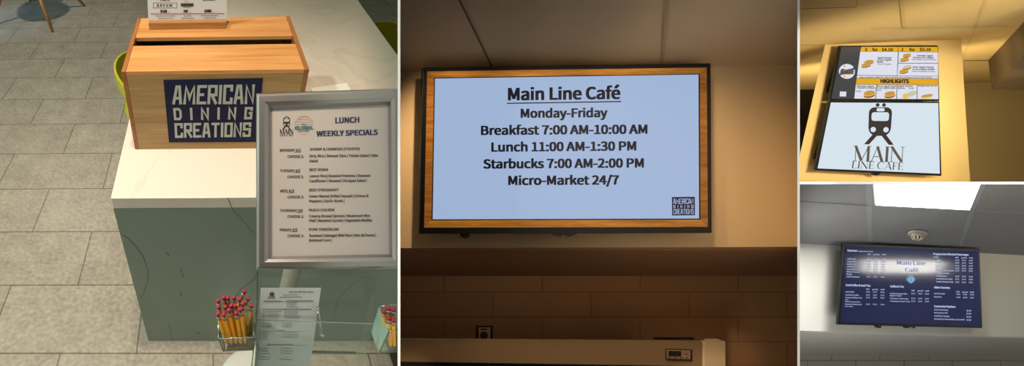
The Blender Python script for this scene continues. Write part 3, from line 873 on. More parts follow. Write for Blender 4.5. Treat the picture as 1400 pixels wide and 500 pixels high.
# the picture is a touch brighter towards its top
nt = sc_m.node_tree
scr = obj('display', f, sc_m, tv)
wv = wood('display_wood', (116, 76, 24), (164, 116, 50), 'X', 22, .2, emit=.34); wvz = wood('display_wood_upright', (104, 64, 22), (146, 98, 42), 'X', 22, .2, emit=.34)
f = MB(); f.flat = True
for i in range(4): poly(f, s2, [WQ2[i], WQ2[(i + 1) % 4], DQ2[(i + 1) % 4], DQ2[i]], .0008, i % 2)
o = obj('wood_border', f, [wv, wvz], scr)
tink = mat('display_ink', (10, 14, 30), .3)
for name, s, p0, p1, h, b in (('heading', 'Main Line Café', (694.4, 136.8), (848.3, 134.8), 16.2, .017), ('text_line', 'Monday-Friday', (711.8, 160.7), (830.7, 159.8), 11.8, .017), ('text_line', 'Breakfast 7:00 AM-10:00 AM', (657.5, 184.2), (885.3, 182.4), 12, .017),
        ('text_line', 'Lunch 11:00 AM-1:30 PM', (671.6, 207), (870, 205.3), 12, .017), ('text_line', 'Starbucks 7:00 AM-2:00 PM', (660.6, 230), (880.4, 228.5), 12, .017), ('text_line', 'Micro-Market 24/7', (694.8, 252.6), (846.4, 251.8), 12, .017)):
    f = MB(); write(f, s2, s, p0, p1, h, bold=b, off=.0018)
    if name == 'heading': line(f, s2, [(692.8, 141.2), (849.2, 138.7)], 1.5, .0018)
    obj(name, f, tink, scr)
def logo_badge(sf, q, par, bg, fg, off):
    f = MB(); poly(f, sf, q, off); f.flat = True; b = obj('logo_badge', f, bg, par)
    fm = quadmap(q); f = MB(); f.flat = True
    def R(a, b_, c, d): return [fm(a, b_), fm(c, b_), fm(c, d), fm(a, d)]
    square_letters(f, sf, 'AMERICAN', R(.06, .09, .94, .38), .21, .14, off + .0004); square_letters(f, sf, 'DINING', R(.06, .44, .94, .60), .21, 1.0, off + .0004); square_letters(f, sf, 'CREATIONS', R(.06, .66, .94, .93), .21, .14, off + .0004)
    square = obj('logo_lettering', f, fg, par)
f = MB(); f.flat = True
logo_badge(s2, [(918.6, 269.2), (950, 268.8), (950.2, 294), (918.9, 294.4)], scr, screen('display_navy', (16, 22, 62), .9, rough=.2), screen('display_pale', (190, 206, 236), .9, rough=.2), .0018)
f = MB(); q = [(752, 318.5), (792, 318.3), (783, 321.5), (776, 323.4), (768, 323.6), (760, 321.6)]
f.prism([s2.hit(u, v) + AZ * -.001 for u, v in q], [s2.hit(u, v) + AZ * .012 for u, v in q]); obj('sensor_bump', f, blk, tv)
f = MB(); c = s2.hit(638.5, 321.5); f.tube([c + AZ * .002, c + AZ * .02], .0105, 14); obj('cable_foot', f, blk, tv)
f = MB()
for (u, v) in ((769.5, 322.2), (774, 322.3)): poly(f, s2, oval(u, v, 1, .7, 8), .0016)
obj('maker_mark', f, mat('mark_grey', (120, 120, 118), .4), tv)

# socket on the tiles
so = thing('wall_outlet', 'cream wall socket on the tiles just above the steel cabinet', 'outlet', tuple(front(zB2).hit(663, 456)))
s = front(zB2)
f = MB(); q = [(652, 444.8), (674, 444.8), (674, 476), (652, 476)]; f.prism([s.hit(u, v, .006) for u, v in q], [s.hit(u, v, .0005) for u, v in q]); obj('cover_plate', f, mat('plate_dark', (86, 56, 34), .4), so, bevel=.001)
f = MB(); q = [(654.2, 447.2), (670.5, 447.2), (670.5, 474), (654.2, 474)]; f.prism([s.hit(u, v, .009) for u, v in q], [s.hit(u, v, .006) for u, v in q]); obj('socket_face', f, mat('socket_cream', (236, 214, 176), .4), so)
f = MB(); f.flat = True; poly(f, s, [(657.5, 449), (666.5, 449), (666.5, 451), (657.5, 451)], .0094); poly(f, s, oval(661.7, 458.6, 5.4, 5.8, 20), .0093)
obj('socket_ring', f, mat('socket_brown', (96, 72, 52), .5), so)  # bar and ring in a darker brown than the socket face
f = MB(); f.flat = True
for q in ([(658.8, 455.5), (659.8, 455.5), (659.8, 459), (658.8, 459)], [(663.6, 455.5), (664.6, 455.5), (664.6, 459), (663.6, 459)], oval(661.7, 461.6, 1, 1, 8)): poly(f, s, q, .0097)
obj('socket_slots', f, mat('slot_black', (20, 14, 10), .6), so)

# stainless cabinet
Z2F = 1.5
steel = mat('stainless_steel', (168, 138, 104), .3, metal=.55)
st = thing('steel_cabinet', 'stainless steel refrigerated cabinet with a digital controller below the screen', 'refrigerator', tuple(front(Z2F).hit(770, 500)))
D2 = AZ * .24 + AY * (.24 * .463)
s = front(Z2F)
def sbox(name, q, dz, d, mats, bevel=0, parent=st):
    f = MB(); A = [s.hit(u, v) - AZ * dz for u, v in q]; f.prism(A, [p + (d if isinstance(d, Vector) else AZ * d) for p in A]); return obj(name, f, mats, parent, bevel=bevel)
sbox('body', [(547.2, 465), (961, 467), (992, 467.5), (992, 600), (547.2, 600)], -.012, D2, mat('steel_dark', (60, 50, 42), .5, metal=.5))
sbox('front_panel', [(547.2, 463.2), (960, 466), (960, 500.5), (547.2, 494.2)], 0, .0118, steel, .001)
sbox('end_cap', [(962.6, 466.2), (992, 466.4), (992, 600), (962.6, 600)], 0, .0118, mat('stainless_brushed', (206, 180, 146), .45, metal=.2), .001)
sbox('top_clip', [(967.5, 463.8), (984, 463.8), (984, 466), (967.5, 466)], .0, .01, mat('clip_bright', (230, 206, 160), .4, metal=.4))
f = MB()
for i in range(13):
    u = 904 + i * 4.2; A = [s.hit(a, b) + AZ * .016 for a, b in ((u, 464.2), (u + 2.4, 464.2), (u + 2.4, 466.5), (u, 466.5))]; f.prism(A, [p + AZ * .01 for p in A])
obj('vent_strip', f, mat('vent_dark', (40, 30, 22), .6), st)
ctl = sbox('controller', [(910, 476.2), (945, 477.4), (945, 493.3), (910, 492)], .004, .0036, mat('controller_dark', (40, 30, 24), .4), .0005)
f = MB(); q = [(911.5, 477.6), (943.8, 478.6), (943.8, 490.6), (911.5, 489.8)]; poly(f, s, q, .0044); obj('controller_face', f, mat('controller_face', (142, 116, 92), .45), ctl)
f = MB(); poly(f, s, [(914, 479.3), (931.3, 479.8), (931.3, 487), (914, 486.6)], .0048); obj('controller_display', f, mat('display_dark', (24, 14, 10), .25), ctl)
f = MB(); f.flat = True; poly(f, s, oval(938.6, 483.4, 3, 1.2, 12, tilt=.1), .0048); obj('controller_mark', f, mat('mark_red', (150, 60, 40), .5), ctl)
f = MB(); f.flat = True
for i in range(4): poly(f, s, [(914 + i * 8, 488), (917 + i * 8, 488.1), (917 + i * 8, 489.3), (914 + i * 8, 489.2)], .0048)
obj('controller_buttons', f, mat('slot_black', (20, 14, 10)), ctl)
sbox('black_gap', [(547.2, 494.6), (960, 500.9), (960, 600), (547.2, 600)], -.0085, .003, mat('gap_black', (16, 14, 13), .7))  # black sheet filling the gap beneath the front panel

# ================================================================== ROOM WITH THE TWO STACKED SCREENS
CLIP[0] = None
cream3 = mat('paint_butter', (214, 186, 128), .75)
Z3 = 2.7
dz3 = -.037
pTL, pTR = at(1128, 61, Z3), at(1314, 53.4, Z3)
c3 = Surf(pTL, pTR, pTL + (AZ + AY * dz3))
ceil3 = mat('ceiling_tile_butter', (206, 178, 120), .85)
def c3p(u, z):
    s = Surf(CAM + AZ * z, CAM + AZ * z + AX, CAM + AZ * z + AY)
    # point of the ceiling on the upright line through (u, z)
    p = cw((u - CX) / F * z, 0, z); t = (c3.p - p).dot(c3.n) / AY.dot(c3.n); return p + AY * t
zb3 = (c3.hit(1336, 113) - CAM).dot(AZ)
A = [c3p(1093.4, zb3 + .02), c3p(1440, zb3 + .02), c3p(1440, .92), c3p(1093.4, .92)]
f = MB(); f.hexa(A, [p - AY * .03 for p in A])
grid3 = 1
for a, b, w0, w1 in (((1094, 12), (1168, 10), .8, .8), ((1168, 10), (1171.5, 7), .8, .8), ((1171.5, 7), (1172, -4), .8, .8), ((1094, 62), (1128, 61.5), .5, .5), ((1318, 83), (1352, 82.5), 1.2, 1)): strip(f, c3, a, b, w0, w1, .001, 1)
for a, b, w0, w1 in (((1232.5, -3), (1236.5, 38), 6, 5), ((1190, 39.5), (1378, 36), 3, 3), ((1348.5, -2), (1317, 78), 4.5, 3.2)): strip(f, c3, a, b, w0, w1, .0012, 2)
for a, b, w0, w1 in (((1228.8, -3), (1233.2, 38), 1, 1), ((1233.2, 38), (1238, 38), 1, 1)): strip(f, c3, a, b, w0, w1, .0014, 1)
f.flat = False
struct('ceiling', f, [ceil3, mat('seam_ochre', (128, 104, 58), .8), mat('grid_butter', (196, 168, 108), .8)])
bq = [(1093.4, 105), (1440, 105), (1440, 248.4), (1093.4, 248.4)]
f = slab('', bq, zb3, .03, cream3, True); struct('wall_back', f, cream3)
s = front(zb3)
f = MB(); q = [(1093.6, 114.5), (1119, 114), (1119, 214), (1093.6, 214)]; f.prism([s.hit(u, v, .012) for u, v in q], [s.hit(u, v, .001) for u, v in q])
wd = struct('window_1', f, mat('opening_dark', (26, 16, 12), .35))
f = MB(); q = [(1093.6, 111.6), (1119, 111.2), (1119, 113.8), (1093.6, 114.2)]; f.prism([s.hit(u, v, .03) for u, v in q], [s.hit(u, v, .001) for u, v in q]); struct('trim_1', f, mat('trim_ochre', (150, 120, 70), .6))
# pier that carries the screens: splayed sides
pq = [(1128, 61.2), (1314, 53.6), (1326.4, 248.4), (1093.4, 248.4), (1093.4, 212)]
f = slab('', pq, Z3, .001, cream3)
fs = front(Z3); back = [fs.hit(u, v) for u, v in pq]
f = MB(); B = [p + AZ * .12 + AX * (.26 if k in (0, 3, 4) else -.02) + AY * (.12 * dz3 + .004 if k in (0, 1) else 0) for k, p in enumerate(back)]
f.prism(back, B)
struct('wall_pier', f, cream3)
# bulkhead on the right, running towards the viewer
pf = c3.hit(1351, 82.5); zf3 = (pf - CAM).dot(AZ); sF = front(zf3)
E4 = [sF.hit(1351, 81.5), sF.hit(1460, 80), sF.hit(1460, 125.5), sF.hit(1356, 122.4)]
dd = (AX * 1.813 + AY * dz3 + AZ) * -1.5
f = MB(); f.hexa([p + AY * (.004 if k < 2 else 0) for k, p in enumerate(E4)], [p + dd + AY * (.004 if k < 2 else 0) for k, p in enumerate(E4)])
struct('wall_bulkhead', f, wood('bulkhead_brown', (60, 46, 24), (76, 58, 30), 'Y', 3, .6))

def slide(mb, sfc, fn, pts, off, mi): poly(mb, sfc, [fn(*p) for p in pts], off, mi)
ZV3 = 2.64; s3 = front(ZV3)
def za(x, y): return (1130 + x / 5.2625, 50 + y / 5.2625)
TQ = [(1148.2, 62.4), (1282.8, 61.8), (1284.6, 137.9), (1134.2, 137.2)]
t3 = tv_body('menu_screen', 'upper menu screen on the pier showing breakfast sandwiches and prices', 'screen', TQ, ZV3, Z3 - ZV3, 14, blk)
f = MB(); q = [(1150.4, 64), (1281.4, 64), (1283, 135.8), (1136.6, 134.9)]; f.prism([s3.hit(u, v, .001) for u, v in q], [s3.hit(u, v, 0) for u, v in q])
d3 = obj('display', f, screen('slide_grey', (74, 76, 78), .8, rough=.2), t3)
SY = screen('slide_yellow', (232, 172, 30), .95, rough=.2); SW = screen('slide_white', (226, 228, 240), .95, rough=.2); SK = mat('slide_ink', (30, 26, 36), .4)
f = MB(); f.flat = True
for p in ([(250, 74), (514, 74), (512, 107), (243, 106)], [(518, 74), (798, 74), (801, 111), (516, 109)], [(217, 300), (803, 304), (804, 346), (211, 342)]): slide(f, s3, za, p, .0014, 0)
obj('price_banner', f, SY, d3)
f = MB(); f.flat = True
for p in ([(243, 108), (514, 109), (507, 279), (221, 276)], [(520, 111), (802, 113), (803, 190), (516, 189)], [(516, 193), (803, 194), (803, 283), (510, 280)], [(220, 280), (803, 286), (803, 301), (218, 297)],
          [(211, 345), (359, 346), (350, 447), (200, 446)], [(364, 346), (505, 347), (501, 448), (355, 447)], [(510, 347), (649, 348), (650, 449), (506, 448)], [(654, 348), (803, 348), (806, 450), (655, 449)]): slide(f, s3, za, p, .0014, 0)
slide(f, s3, za, [(97, 394), (143, 396), (140, 431), (94, 430)], .0014, 0)
obj('menu_cell', f, SW, d3)
def wa(mb, s, x0, x1, y, h, b=.02, off=.002): write(mb, s3, s, za(x0, y), za(x1, y + 1), h / 5.2625, up=(-.12 * (1 - x0 / 800), -1), bold=b, off=off)
for g in ((('2', 276, 294, 103, 21), ('for', 330, 370, 103, 21), ('$4.10', 398, 478, 103, 20)), (('2', 538, 554, 103, 21), ('for', 596, 638, 103, 21), ('$5.10', 670, 751, 102, 20)), (('HIGHLIGHTS', 388, 595, 333, 26, .03),)):
    f = MB(); f.flat = True
    for r in g: wa(f, *r)
    obj('banner_text', f, SK, d3)
f = MB(); f.flat = True
for s, x0, x1, y, h in (('Egg & Cheese', 368, 468, 157, 11), ('on an English', 366, 468, 172, 11), ('Muffin', 364, 410, 187, 11), ('Choice of toppings', 366, 465, 200, 6), ('Sausage, Egg &', 650, 765, 141, 11), ('Cheese on a Bagel', 622, 770, 156, 11), ('Choose bagel or topping or wheat', 615, 790, 168, 6), ('Ham, Egg & Cheese', 620, 772, 224, 11), ('on an English Muffin', 618, 778, 240, 11), ('Choice of toppings and sides', 615, 780, 253, 6),
                        ('Add a medium coffee for only $1.49 with the purchase of any 2 FOR Combo', 238, 758, 296, 8), ('Sausage, Egg &', 218, 340, 360, 10), ('Cheese Croissant', 218, 356, 373, 10), ('$4.39', 215, 248, 396, 8), ('Bacon, Egg & Cheese', 364, 503, 360, 10), ('on an English Muffin', 364, 498, 374, 10), ('$3.99', 360, 393, 388, 8), ('Egg & Cheese', 514, 622, 360, 10), ('Burrito', 512, 565, 375, 10), ('$3.69', 590, 628, 375, 8), ('Bagel with $2.39', 660, 795, 358, 9)): wa(f, s, x0, x1, y, h, .015)
obj('menu_text', f, SK, d3)
BUN = screen('bun', (214, 160, 70), .85, rough=.3); FIL = screen('filling', (176, 92, 40), .8, rough=.3); EGG = screen('egg', (236, 204, 90), .9, rough=.3); GRN = screen('tortilla', (206, 208, 168), .9, rough=.3)
for (x, y, w, h, k) in ((284, 206, 36, 18, 'a'), (305, 183, 36, 18, 'b'), (560, 165, 34, 16, 'a'), (578, 135, 30, 16, 'b'), (556, 250, 34, 18, 'a'), (580, 220, 32, 18, 'c'), (308, 412, 42, 30, 'd'), (455, 416, 40, 28, 'd'), (600, 415, 46, 22, 'e'), (722, 428, 44, 16, 'f')):
    f = MB(); f.flat = True
    c = za(x, y); W, Hh = w / 5.2625, h / 5.2625
    if k == 'e':
        poly(f, s3, oval(*za(610, 412), 8.2, 3.4, 18, tilt=-.35), .0018, 3); poly(f, s3, oval(*za(568, 428), 4.4, 3.6, 16), .0021, 2)
    else:
        poly(f, s3, oval(c[0], c[1] + Hh * .35, W, Hh * .62, 18, tilt=-.15), .0018, 1 if k != 'f' else 2); poly(f, s3, oval(c[0], c[1] + Hh * .12, W * 1.02, Hh * .42, 18, tilt=-.15), .002, 2)
        poly(f, s3, oval(c[0], c[1] - Hh * .22, W * .96, Hh * .6, 18, tilt=-.15), .0022, 0 if k != 'c' else 3)
    obj('sandwich_picture', f, [BUN, FIL, EGG, GRN], d3)
f = MB(); f.flat = True
poly(f, s3, oval(*za(147, 250), 11.0, 10.2, 28), .0018, 0)
for a in (.4, 2.0, 4.3): poly(f, s3, oval(za(147, 250)[0] + 8.5 * math.cos(a), za(147, 250)[1] + 7.8 * math.sin(a), 1.6, 1.2, 10), .0021, 1)
poly(f, s3, oval(*za(150, 262), 3.0, 2.6, 14), .0022, 1)
write(f, s3, 'Boost', za(92, 276), za(200, 256), 7.2, up=(.28, -1), bold=.05, off=.0025, mi=2); write(f, s3, 'cafe', za(158, 275), za(192, 268), 2.0, up=(.2, -1), bold=.02, off=.0025, mi=2)
obj('round_logo', f, [SW, SY, SK], d3)

LQ = [(1134, 138), (1284.4, 138.4), (1287.5, 240.4), (1114.2, 232.7)]
t3b = tv_body('menu_screen', 'lower screen on the pier showing the black train logo on white', 'screen', LQ, ZV3, Z3 - ZV3, 16, blk)
def zb(x, y): return (1110 + x / 4.237, 130 + y / 4.237)
f = MB(); q = [(1136, 140), (1282.8, 140.8), (1285, 237.3), (1117.8, 230)]; f.prism([s3.hit(u, v, .001) for u, v in q], [s3.hit(u, v, 0) for u, v in q])
d3b = obj('display', f, screen('slide_pale_blue', (218, 232, 242), .95, rough=.2), t3b)
f = MB(); f.flat = True
train_mark(f, s3, [zb(308, 46), zb(492, 46), zb(474, 288), zb(302, 284)], .0016, 0, 1)
obj('train_logo', f, [SK, MATS['slide_pale_blue']], d3b)
f = MB(); f.flat = True
serif_word(f, s3, 'MAIN', [zb(246, 293), zb(538, 300), zb(532, 388), zb(240, 382)], .0016, bold=1.1)
serif_word(f, s3, 'LINE CAFE', [zb(232, 380), zb(532, 390), zb(528, 433), zb(226, 423)], .0018, bold=.95)
obj('logo_lettering', f, mat('slide_ink_grey', (66, 66, 72), .4), d3b)
f = MB(); q = [(1193, 236), (1203, 236.4), (1201, 239), (1198, 239.8), (1195, 238.6)]; f.prism([s3.hit(u, v) - AZ * .001 for u, v in q], [s3.hit(u, v) + AZ * .008 for u, v in q]); obj('sensor_bump', f, blk, t3b)

# ================================================================== ROOM WITH THE DRINKS MENU SCREEN
Z4 = 2.6; s4 = .6185
wh4 = mat('paint_white', (222, 220, 212), .75)
wq = [(1093.4, 332.6), (1440, 351), (1440, 462), (1093.4, 451.7)]
f = slab('', wq, Z4, .03, wh4, True); struct('wall_soffit', f, wh4)
a4, b4 = at(1093.4, 332.6, Z4), at(1440, 351, Z4)
c4 = Surf(a4, b4, a4 + AZ + AY * s4)
def c4p(u, z, v=None):
    p = cw((u - CX) / F * z, 0, z); t = (c4.p - p).dot(c4.n) / AY.dot(c4.n); return p + AY * t
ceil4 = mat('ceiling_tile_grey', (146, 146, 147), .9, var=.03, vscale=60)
def c4end(u):
    z = 1.9
    for _ in range(40): z += -((c4p(u, z) - CAM).dot(AY) - .0036 * z) / (s4 - .0036) * .8
    return c4p(u, z)
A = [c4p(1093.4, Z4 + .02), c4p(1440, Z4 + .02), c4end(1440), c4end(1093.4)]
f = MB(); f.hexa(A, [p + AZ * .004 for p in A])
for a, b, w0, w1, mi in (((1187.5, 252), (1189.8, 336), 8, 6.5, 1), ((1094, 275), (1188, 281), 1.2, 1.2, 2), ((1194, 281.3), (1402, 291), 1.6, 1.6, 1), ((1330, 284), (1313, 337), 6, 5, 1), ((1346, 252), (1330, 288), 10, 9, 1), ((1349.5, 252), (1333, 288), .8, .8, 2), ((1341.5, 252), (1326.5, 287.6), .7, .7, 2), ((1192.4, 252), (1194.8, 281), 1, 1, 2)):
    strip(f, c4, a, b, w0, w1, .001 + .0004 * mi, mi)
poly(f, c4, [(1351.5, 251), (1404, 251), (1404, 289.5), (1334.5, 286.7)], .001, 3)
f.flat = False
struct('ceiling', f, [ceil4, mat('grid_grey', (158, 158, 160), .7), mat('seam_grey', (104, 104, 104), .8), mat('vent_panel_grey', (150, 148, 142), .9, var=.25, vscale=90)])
# recessed light panel
lt = thing('ceiling_light', 'bright square light panel set in the grey ceiling grid', 'light', tuple(c4.hit(1265, 268)))
q = [(1195.4, 251.4), (1340.5, 251.4), (1325.8, 286.9), (1198.2, 280.4)]
f = MB(); f.prism([c4.hit(u, v, .004) for u, v in q], [c4.hit(u, v, .0005) for u, v in q])
obj('diffuser', f, mat('light_diffuser', (255, 253, 248), .5, emit=6), lt)
# smoke detector
n4 = c4.n; dc = c4.hit(1254.2, 317.5)
ax = (c4.hit(1270, 318.2) - dc); rr_ = ax.length * .55
sd = thing('smoke_detector', 'round cream smoke detector on the ceiling above the drinks menu screen', 'smoke detector', tuple(dc))
sm = mat('detector_cream', (206, 196, 178), .5)
E1 = AX * .064; E2 = (AX * 1.73 + AY * s4 + AZ).normalized() * .075
def disc(mb, steps, n=32, mi=0):
    mb.loft([[dc + (E1 * math.cos(2 * PI * i / n) + E2 * math.sin(2 * PI * i / n)) * r + AY * h for i in range(n)] for r, h in steps], mi)
f = MB(); disc(f, ((1, .001), (.99, .008), (.9, .014))); obj('base_ring', f, sm, sd)
f = MB(); disc(f, ((.72, .0142), (.68, .024), (.6, .028))); obj('sensor_head', f, sm, sd)
f = MB()
for k in range(8):
    a = k * PI / 4; d = E1 * math.cos(a) + E2 * math.sin(a)
    f.tube([dc + AY * .028 + d * .55, dc + AY * .042 + d * .4, dc + AY * .046 + d * .08], .0035, 6)
obj('sensor_cage', f, sm, sd)
f = MB(); disc(f, ((.4, .0282), (.34, .038)), 20); obj('sensor_core', f, mat('detector_dark', (60, 58, 54), .6), sd)
# underside of the soffit and the tiles
yF4 = (456 - CY) / F * Z4; zB4 = 3.26
ua, ub = at(1093.4, 451.7, Z4), at(1440, 462, Z4)
ud = Surf(ua, ub, ua + AZ + AY * s4)
def udp(u, z):
    p = cw((u - CX) / F * z, 0, z); t = (ud.p - p).dot(ud.n) / AY.dot(ud.n); return p + AY * t
A = [udp(1093.4, zB4 + .02), udp(1440, zB4 + .02), udp(1440, Z4 + .0305), udp(1093.4, Z4 + .0305)]
f = MB(); f.hexa(A, [p - AY * .02 for p in A]); struct('ceiling', f, wh4)
tw4 = tiles('wall_tile_grey', (196, 188, 178), (190, 182, 172), (150, 144, 136), 66 / F * zB4, 17 / F * zB4, .006, rough=.5, speck=.05)
o = tile_wall('wall_tiled', zB4, [(1093.4, 478), (1440, 486), (1440, 560), (1093.4, 560)], tw4, 1137 - 66 * 4 - 33, 489.5 + 17 * 6 + 3)
o.rotation_mode = 'QUATERNION'
# the screen
ZV4 = 2.52; v4 = front(ZV4)
Q4 = [(1152.8, 332.6), (1339.6, 340.4), (1343.4, 448.4), (1145.6, 443.6)]
t4 = tv_body('menu_screen', 'dark blue drinks menu screen under the ceiling light', 'screen', Q4, ZV4, Z4 - ZV4, 42, blk)
f = MB(); q = [(1155.8, 335.6), (1337.4, 343.2), (1340.6, 444.6), (1148.6, 440.3)]; f.prism([v4.hit(u, v, .001) for u, v in q], [v4.hit(u, v, 0) for u, v in q])
d4 = obj('display', f, screen('slide_navy', (22, 31, 74), .85, var=.45, vscale=3.5, rough=.08, spec=.28), t4)
TX = screen('slide_text', (176, 190, 222), .8, rough=.3); TC = screen('slide_cyan', (110, 178, 226), .9, rough=.3)
def w4(mb, s, x0, x1, y, h, b=.012): write(mb, v4, s, (x0, y), (x1, y + (x1 - x0) * .026), h, up=(-.03, -1), bold=b, off=.0018)
def section(rows):
    f = MB(); f.flat = True
    for r in rows: w4(f, *r)
    obj('menu_section', f, TX, d4)
def heads(y, xs_): return [('tall', xs_[0], xs_[0] + 4.4, y, 1.9), ('grande', xs_[1] - 1, xs_[1] + 7, y + .3, 1.7), ('venti', xs_[2], xs_[2] + 5.6, y + .5, 1.9)]
def price(y, xs_, n, p): return [(p[i], xs_[i], xs_[i] + 5.4, y + .25 * i, 1.7) for i in range(n)]
C1 = (1186, 1195.4, 1205.6)
R = [('Espresso', 1158.6, 1172.4, 343.3, 2.5, .03), ('enjoy hot or iced', 1173.4, 1193.2, 343.9, 1.7)] + heads(348, C1)
for s, x1, y in (('Caffè Latte', 1170, 354.5), ('Cappuccino', 1171, 358), ('Vanilla Latte', 1171, 361.6), ('Caffè Mocha', 1171.6, 365.1), ('Caramel Macchiato', 1178.6, 368.7), ('White Chocolate', 1176, 372.1), ('Mocha', 1165, 375.3), ('Caffè Americano', 1175.2, 378.8)):
    R.append((s, 1158.4 - (y - 354) * .05, x1, y, 1.9))
    if s != 'Mocha': R += price(y, [c - (y - 354) * .05 for c in C1], 3, ('$3.45', '$4.15', '$4.65'))
section(R)
C2 = (1184, 1193.6, 1203.8)
R = [('Iced Coffee & Iced Tea', 1156.3, 1190, 390.6, 2.6, .03)] + heads(395.8, C2)
for s, x1, y, pr in (('Iced Coffee', 1168, 399.5, 3), ('Cold Brew Coffee', 1174.5, 403.7, 3), ('Teavana Shaken Iced', 1178.4, 407.3, 3), ('Tea', 1159.8, 410.2, 0), ('Sweetened or unsweetened', 1176, 412.7, 0), ('Teavana Shaken Iced', 1178, 416.3, 3), ('Tea Latte', 1166, 419.2, 0)):
    R.append((s, 1156 - (y - 400) * .06, x1, y, 1.9 if pr else 1.6))
    if pr: R += price(y, C2, 3, ('$2.45', '$2.75', '$2.95'))
section(R)
C3 = (1246, 1255.4, 1264.6)
R = [('Coffee & Tea', 1217, 1235.8, 392.4, 2.6, .03)] + heads(397.7, C3)
for s, x1, y, pr in (('Freshly Brewed Coffee', 1240.5, 401.8, 3), ('Regular or Decaf', 1232.4, 404.6, 0), ('Teavana Chai Latte', 1242.3, 408.4, 3), ('Teavana Hot Tea', 1244, 412.2, 3)):
    R.append((s, 1216.7, x1, y, 1.8))
    if pr: R += price(y, C3, 3, ('$2.15', '$2.45', '$2.65'))
section(R)
C5 = (1306, 1315.2, 1324.6)
R = [('Frappuccino Blended Beverages', 1276, 1324.4, 348, 2.5, .025), ('Coffee', 1276, 1283.4, 352, 1.9)] + heads(352.6, C5)
for s, x0, x1, y, pr in (('Coffee', 1280.4, 1287, 355.8, 3), ('Mocha', 1280.2, 1287.4, 359.4, 3), ('Caramel', 1280, 1288.5, 363.2, 3), ('Vanilla', 1280, 1287.8, 366.8, 3), ('White Chocolate', 1280, 1304, 370, 3), ('Coffee Free', 1276.6, 1297.6, 373.8, 0), ('Vanilla Bean', 1280, 1294.4, 377.8, 3), ('Strawberry & Cream', 1280, 1302.4, 381.6, 3), ('Double Chocolate Chip', 1280, 1303.4, 385.6, 3)):
    R.append((s, x0, x1, y, 1.8))
    if pr: R += price(y + .5, C5, 3, ('$4.25', '$4.75', '$4.95'))
section(R)
R = [('Other Favorites', 1277, 1299, 393.8, 2.5, .03)] + heads(399.4, [c + 1.4 for c in C5]) + [('Hot Chocolate', 1277.4, 1292, 401.8, 1.8), ('Steamers', 1277, 1287.4, 406.2, 1.8)] + price(402.8, [c + 1.6 for c in C5], 3, ('$2.95', '$3.25', '$3.55')) + price(407, [c + 1.6 for c in C5], 3, ('$2.95', '$3.25', '$3.55'))
section(R)
R = [('Customized Options', 1277, 1306.6, 419.6, 2.6, .03)]
for s, x1, y in (('Add Flavored Syrup', 1296.6, 423.9), ('Add Espresso Shot', 1296, 428), ('Add Whip Topping', 1298.3, 432.4), ('Add Soymilk, Almondmilk, Coconutmilk', 1319, 436.6)):
    R += [(s, 1277, x1, y, 1.9), ('$0.80', 1321.4, 1327.8, y + 1.4, 1.9)]
section(R)
f = MB(); f.flat = True
write(f, v4, 'Main Line', (1227, 361.5), (1266, 362.5), 5.6, bold=0, off=.0018); write(f, v4, 'Café', (1238, 371), (1256, 371.6), 5, bold=0, off=.0018)
obj('script_title', f, screen('slide_title', (120, 150, 214), .7, rough=.3), d4)
f = MB(); f.flat = True
poly(f, v4, oval(1245.4, 382.4, 4.2, 4.5, 26), .0018); line(f, v4, oval(1245.2, 382.2, 5.4, 5.8, 24, PI * .9, PI * 2.1), .7, .0018)
o = obj('round_logo', f, TC, d4)
f = MB(); f.flat = True
line(f, v4, [(1245.4, 378.8), (1245.4, 386)], .6, .0024); line(f, v4, [(1242.6, 383.4), (1244.2, 381), (1246.6, 381), (1248.2, 383.4)], .5, .0026); line(f, v4, [(1243, 386), (1244.4, 384), (1246.4, 384), (1247.8, 386)], .5, .0028)
obj('round_logo_mark', f, screen('slide_logo_dark', (28, 66, 124), .8, rough=.3), d4)
f = MB(); q = [(1237.5, 446), (1251.5, 446.4), (1249.5, 448.6), (1239.5, 448.3)]; f.prism([v4.hit(u, v) - AZ * .002 for u, v in q], [v4.hit(u, v) + AZ * .012 for u, v in q]); obj('sensor_bump', f, blk, t4)
f = MB(); poly(f, v4, [(1242.5, 447.1), (1247.8, 447.3), (1247.6, 448.2), (1242.8, 448)], .0026); obj('maker_mark', f, mat('mark_pale', (214, 214, 210), .4), t4)
f = MB(); c = v4.hit(1203, 446); f.tube([c + AZ * .001, c + AZ * .015], .012, 12); obj('cable_foot', f, blk, t4)
# glowing panel added out of view to make the glare on the drinks screen
sx_ = 7.0
def mirror_hit(u, v, zt):
    d = Vector(((u - CX) / F, (v - CY) / F, 1)); p = d * zt; t = (sx_ - p.x) / d.x; return p + Vector((d.x, d.y, -1)) * t
f = MB(); f.hexa([cw(sx_, .05, .7), cw(sx_, 2.2, .7), cw(sx_, 2.2, 3.3), cw(sx_, .05, 3.3)], [cw(sx_ + .05, .05, .7), cw(sx_ + .05, 2.2, .7), cw(sx_ + .05, 2.2, 3.3), cw(sx_ + .05, .05, 3.3)])
struct('wall_right', f, wh4)
mq = [mirror_hit(u, v, ZV4) for u, v in ((1182, 355.5), (1289, 357.5), (1278, 372.5), (1181, 371.5))]
f = MB(); A = [cw(p.x - .004, p.y, p.z) for p in mq]; B = [cw(p.x - .03, p.y, p.z) for p in mq]
f.prism(A, B); wl = obj('glare_panel', f, mat('glare_emitter', (255, 250, 240), .5, emit=13))
tag(wl, 'unseen glowing panel added to put the glare on the drinks menu screen', 'light')

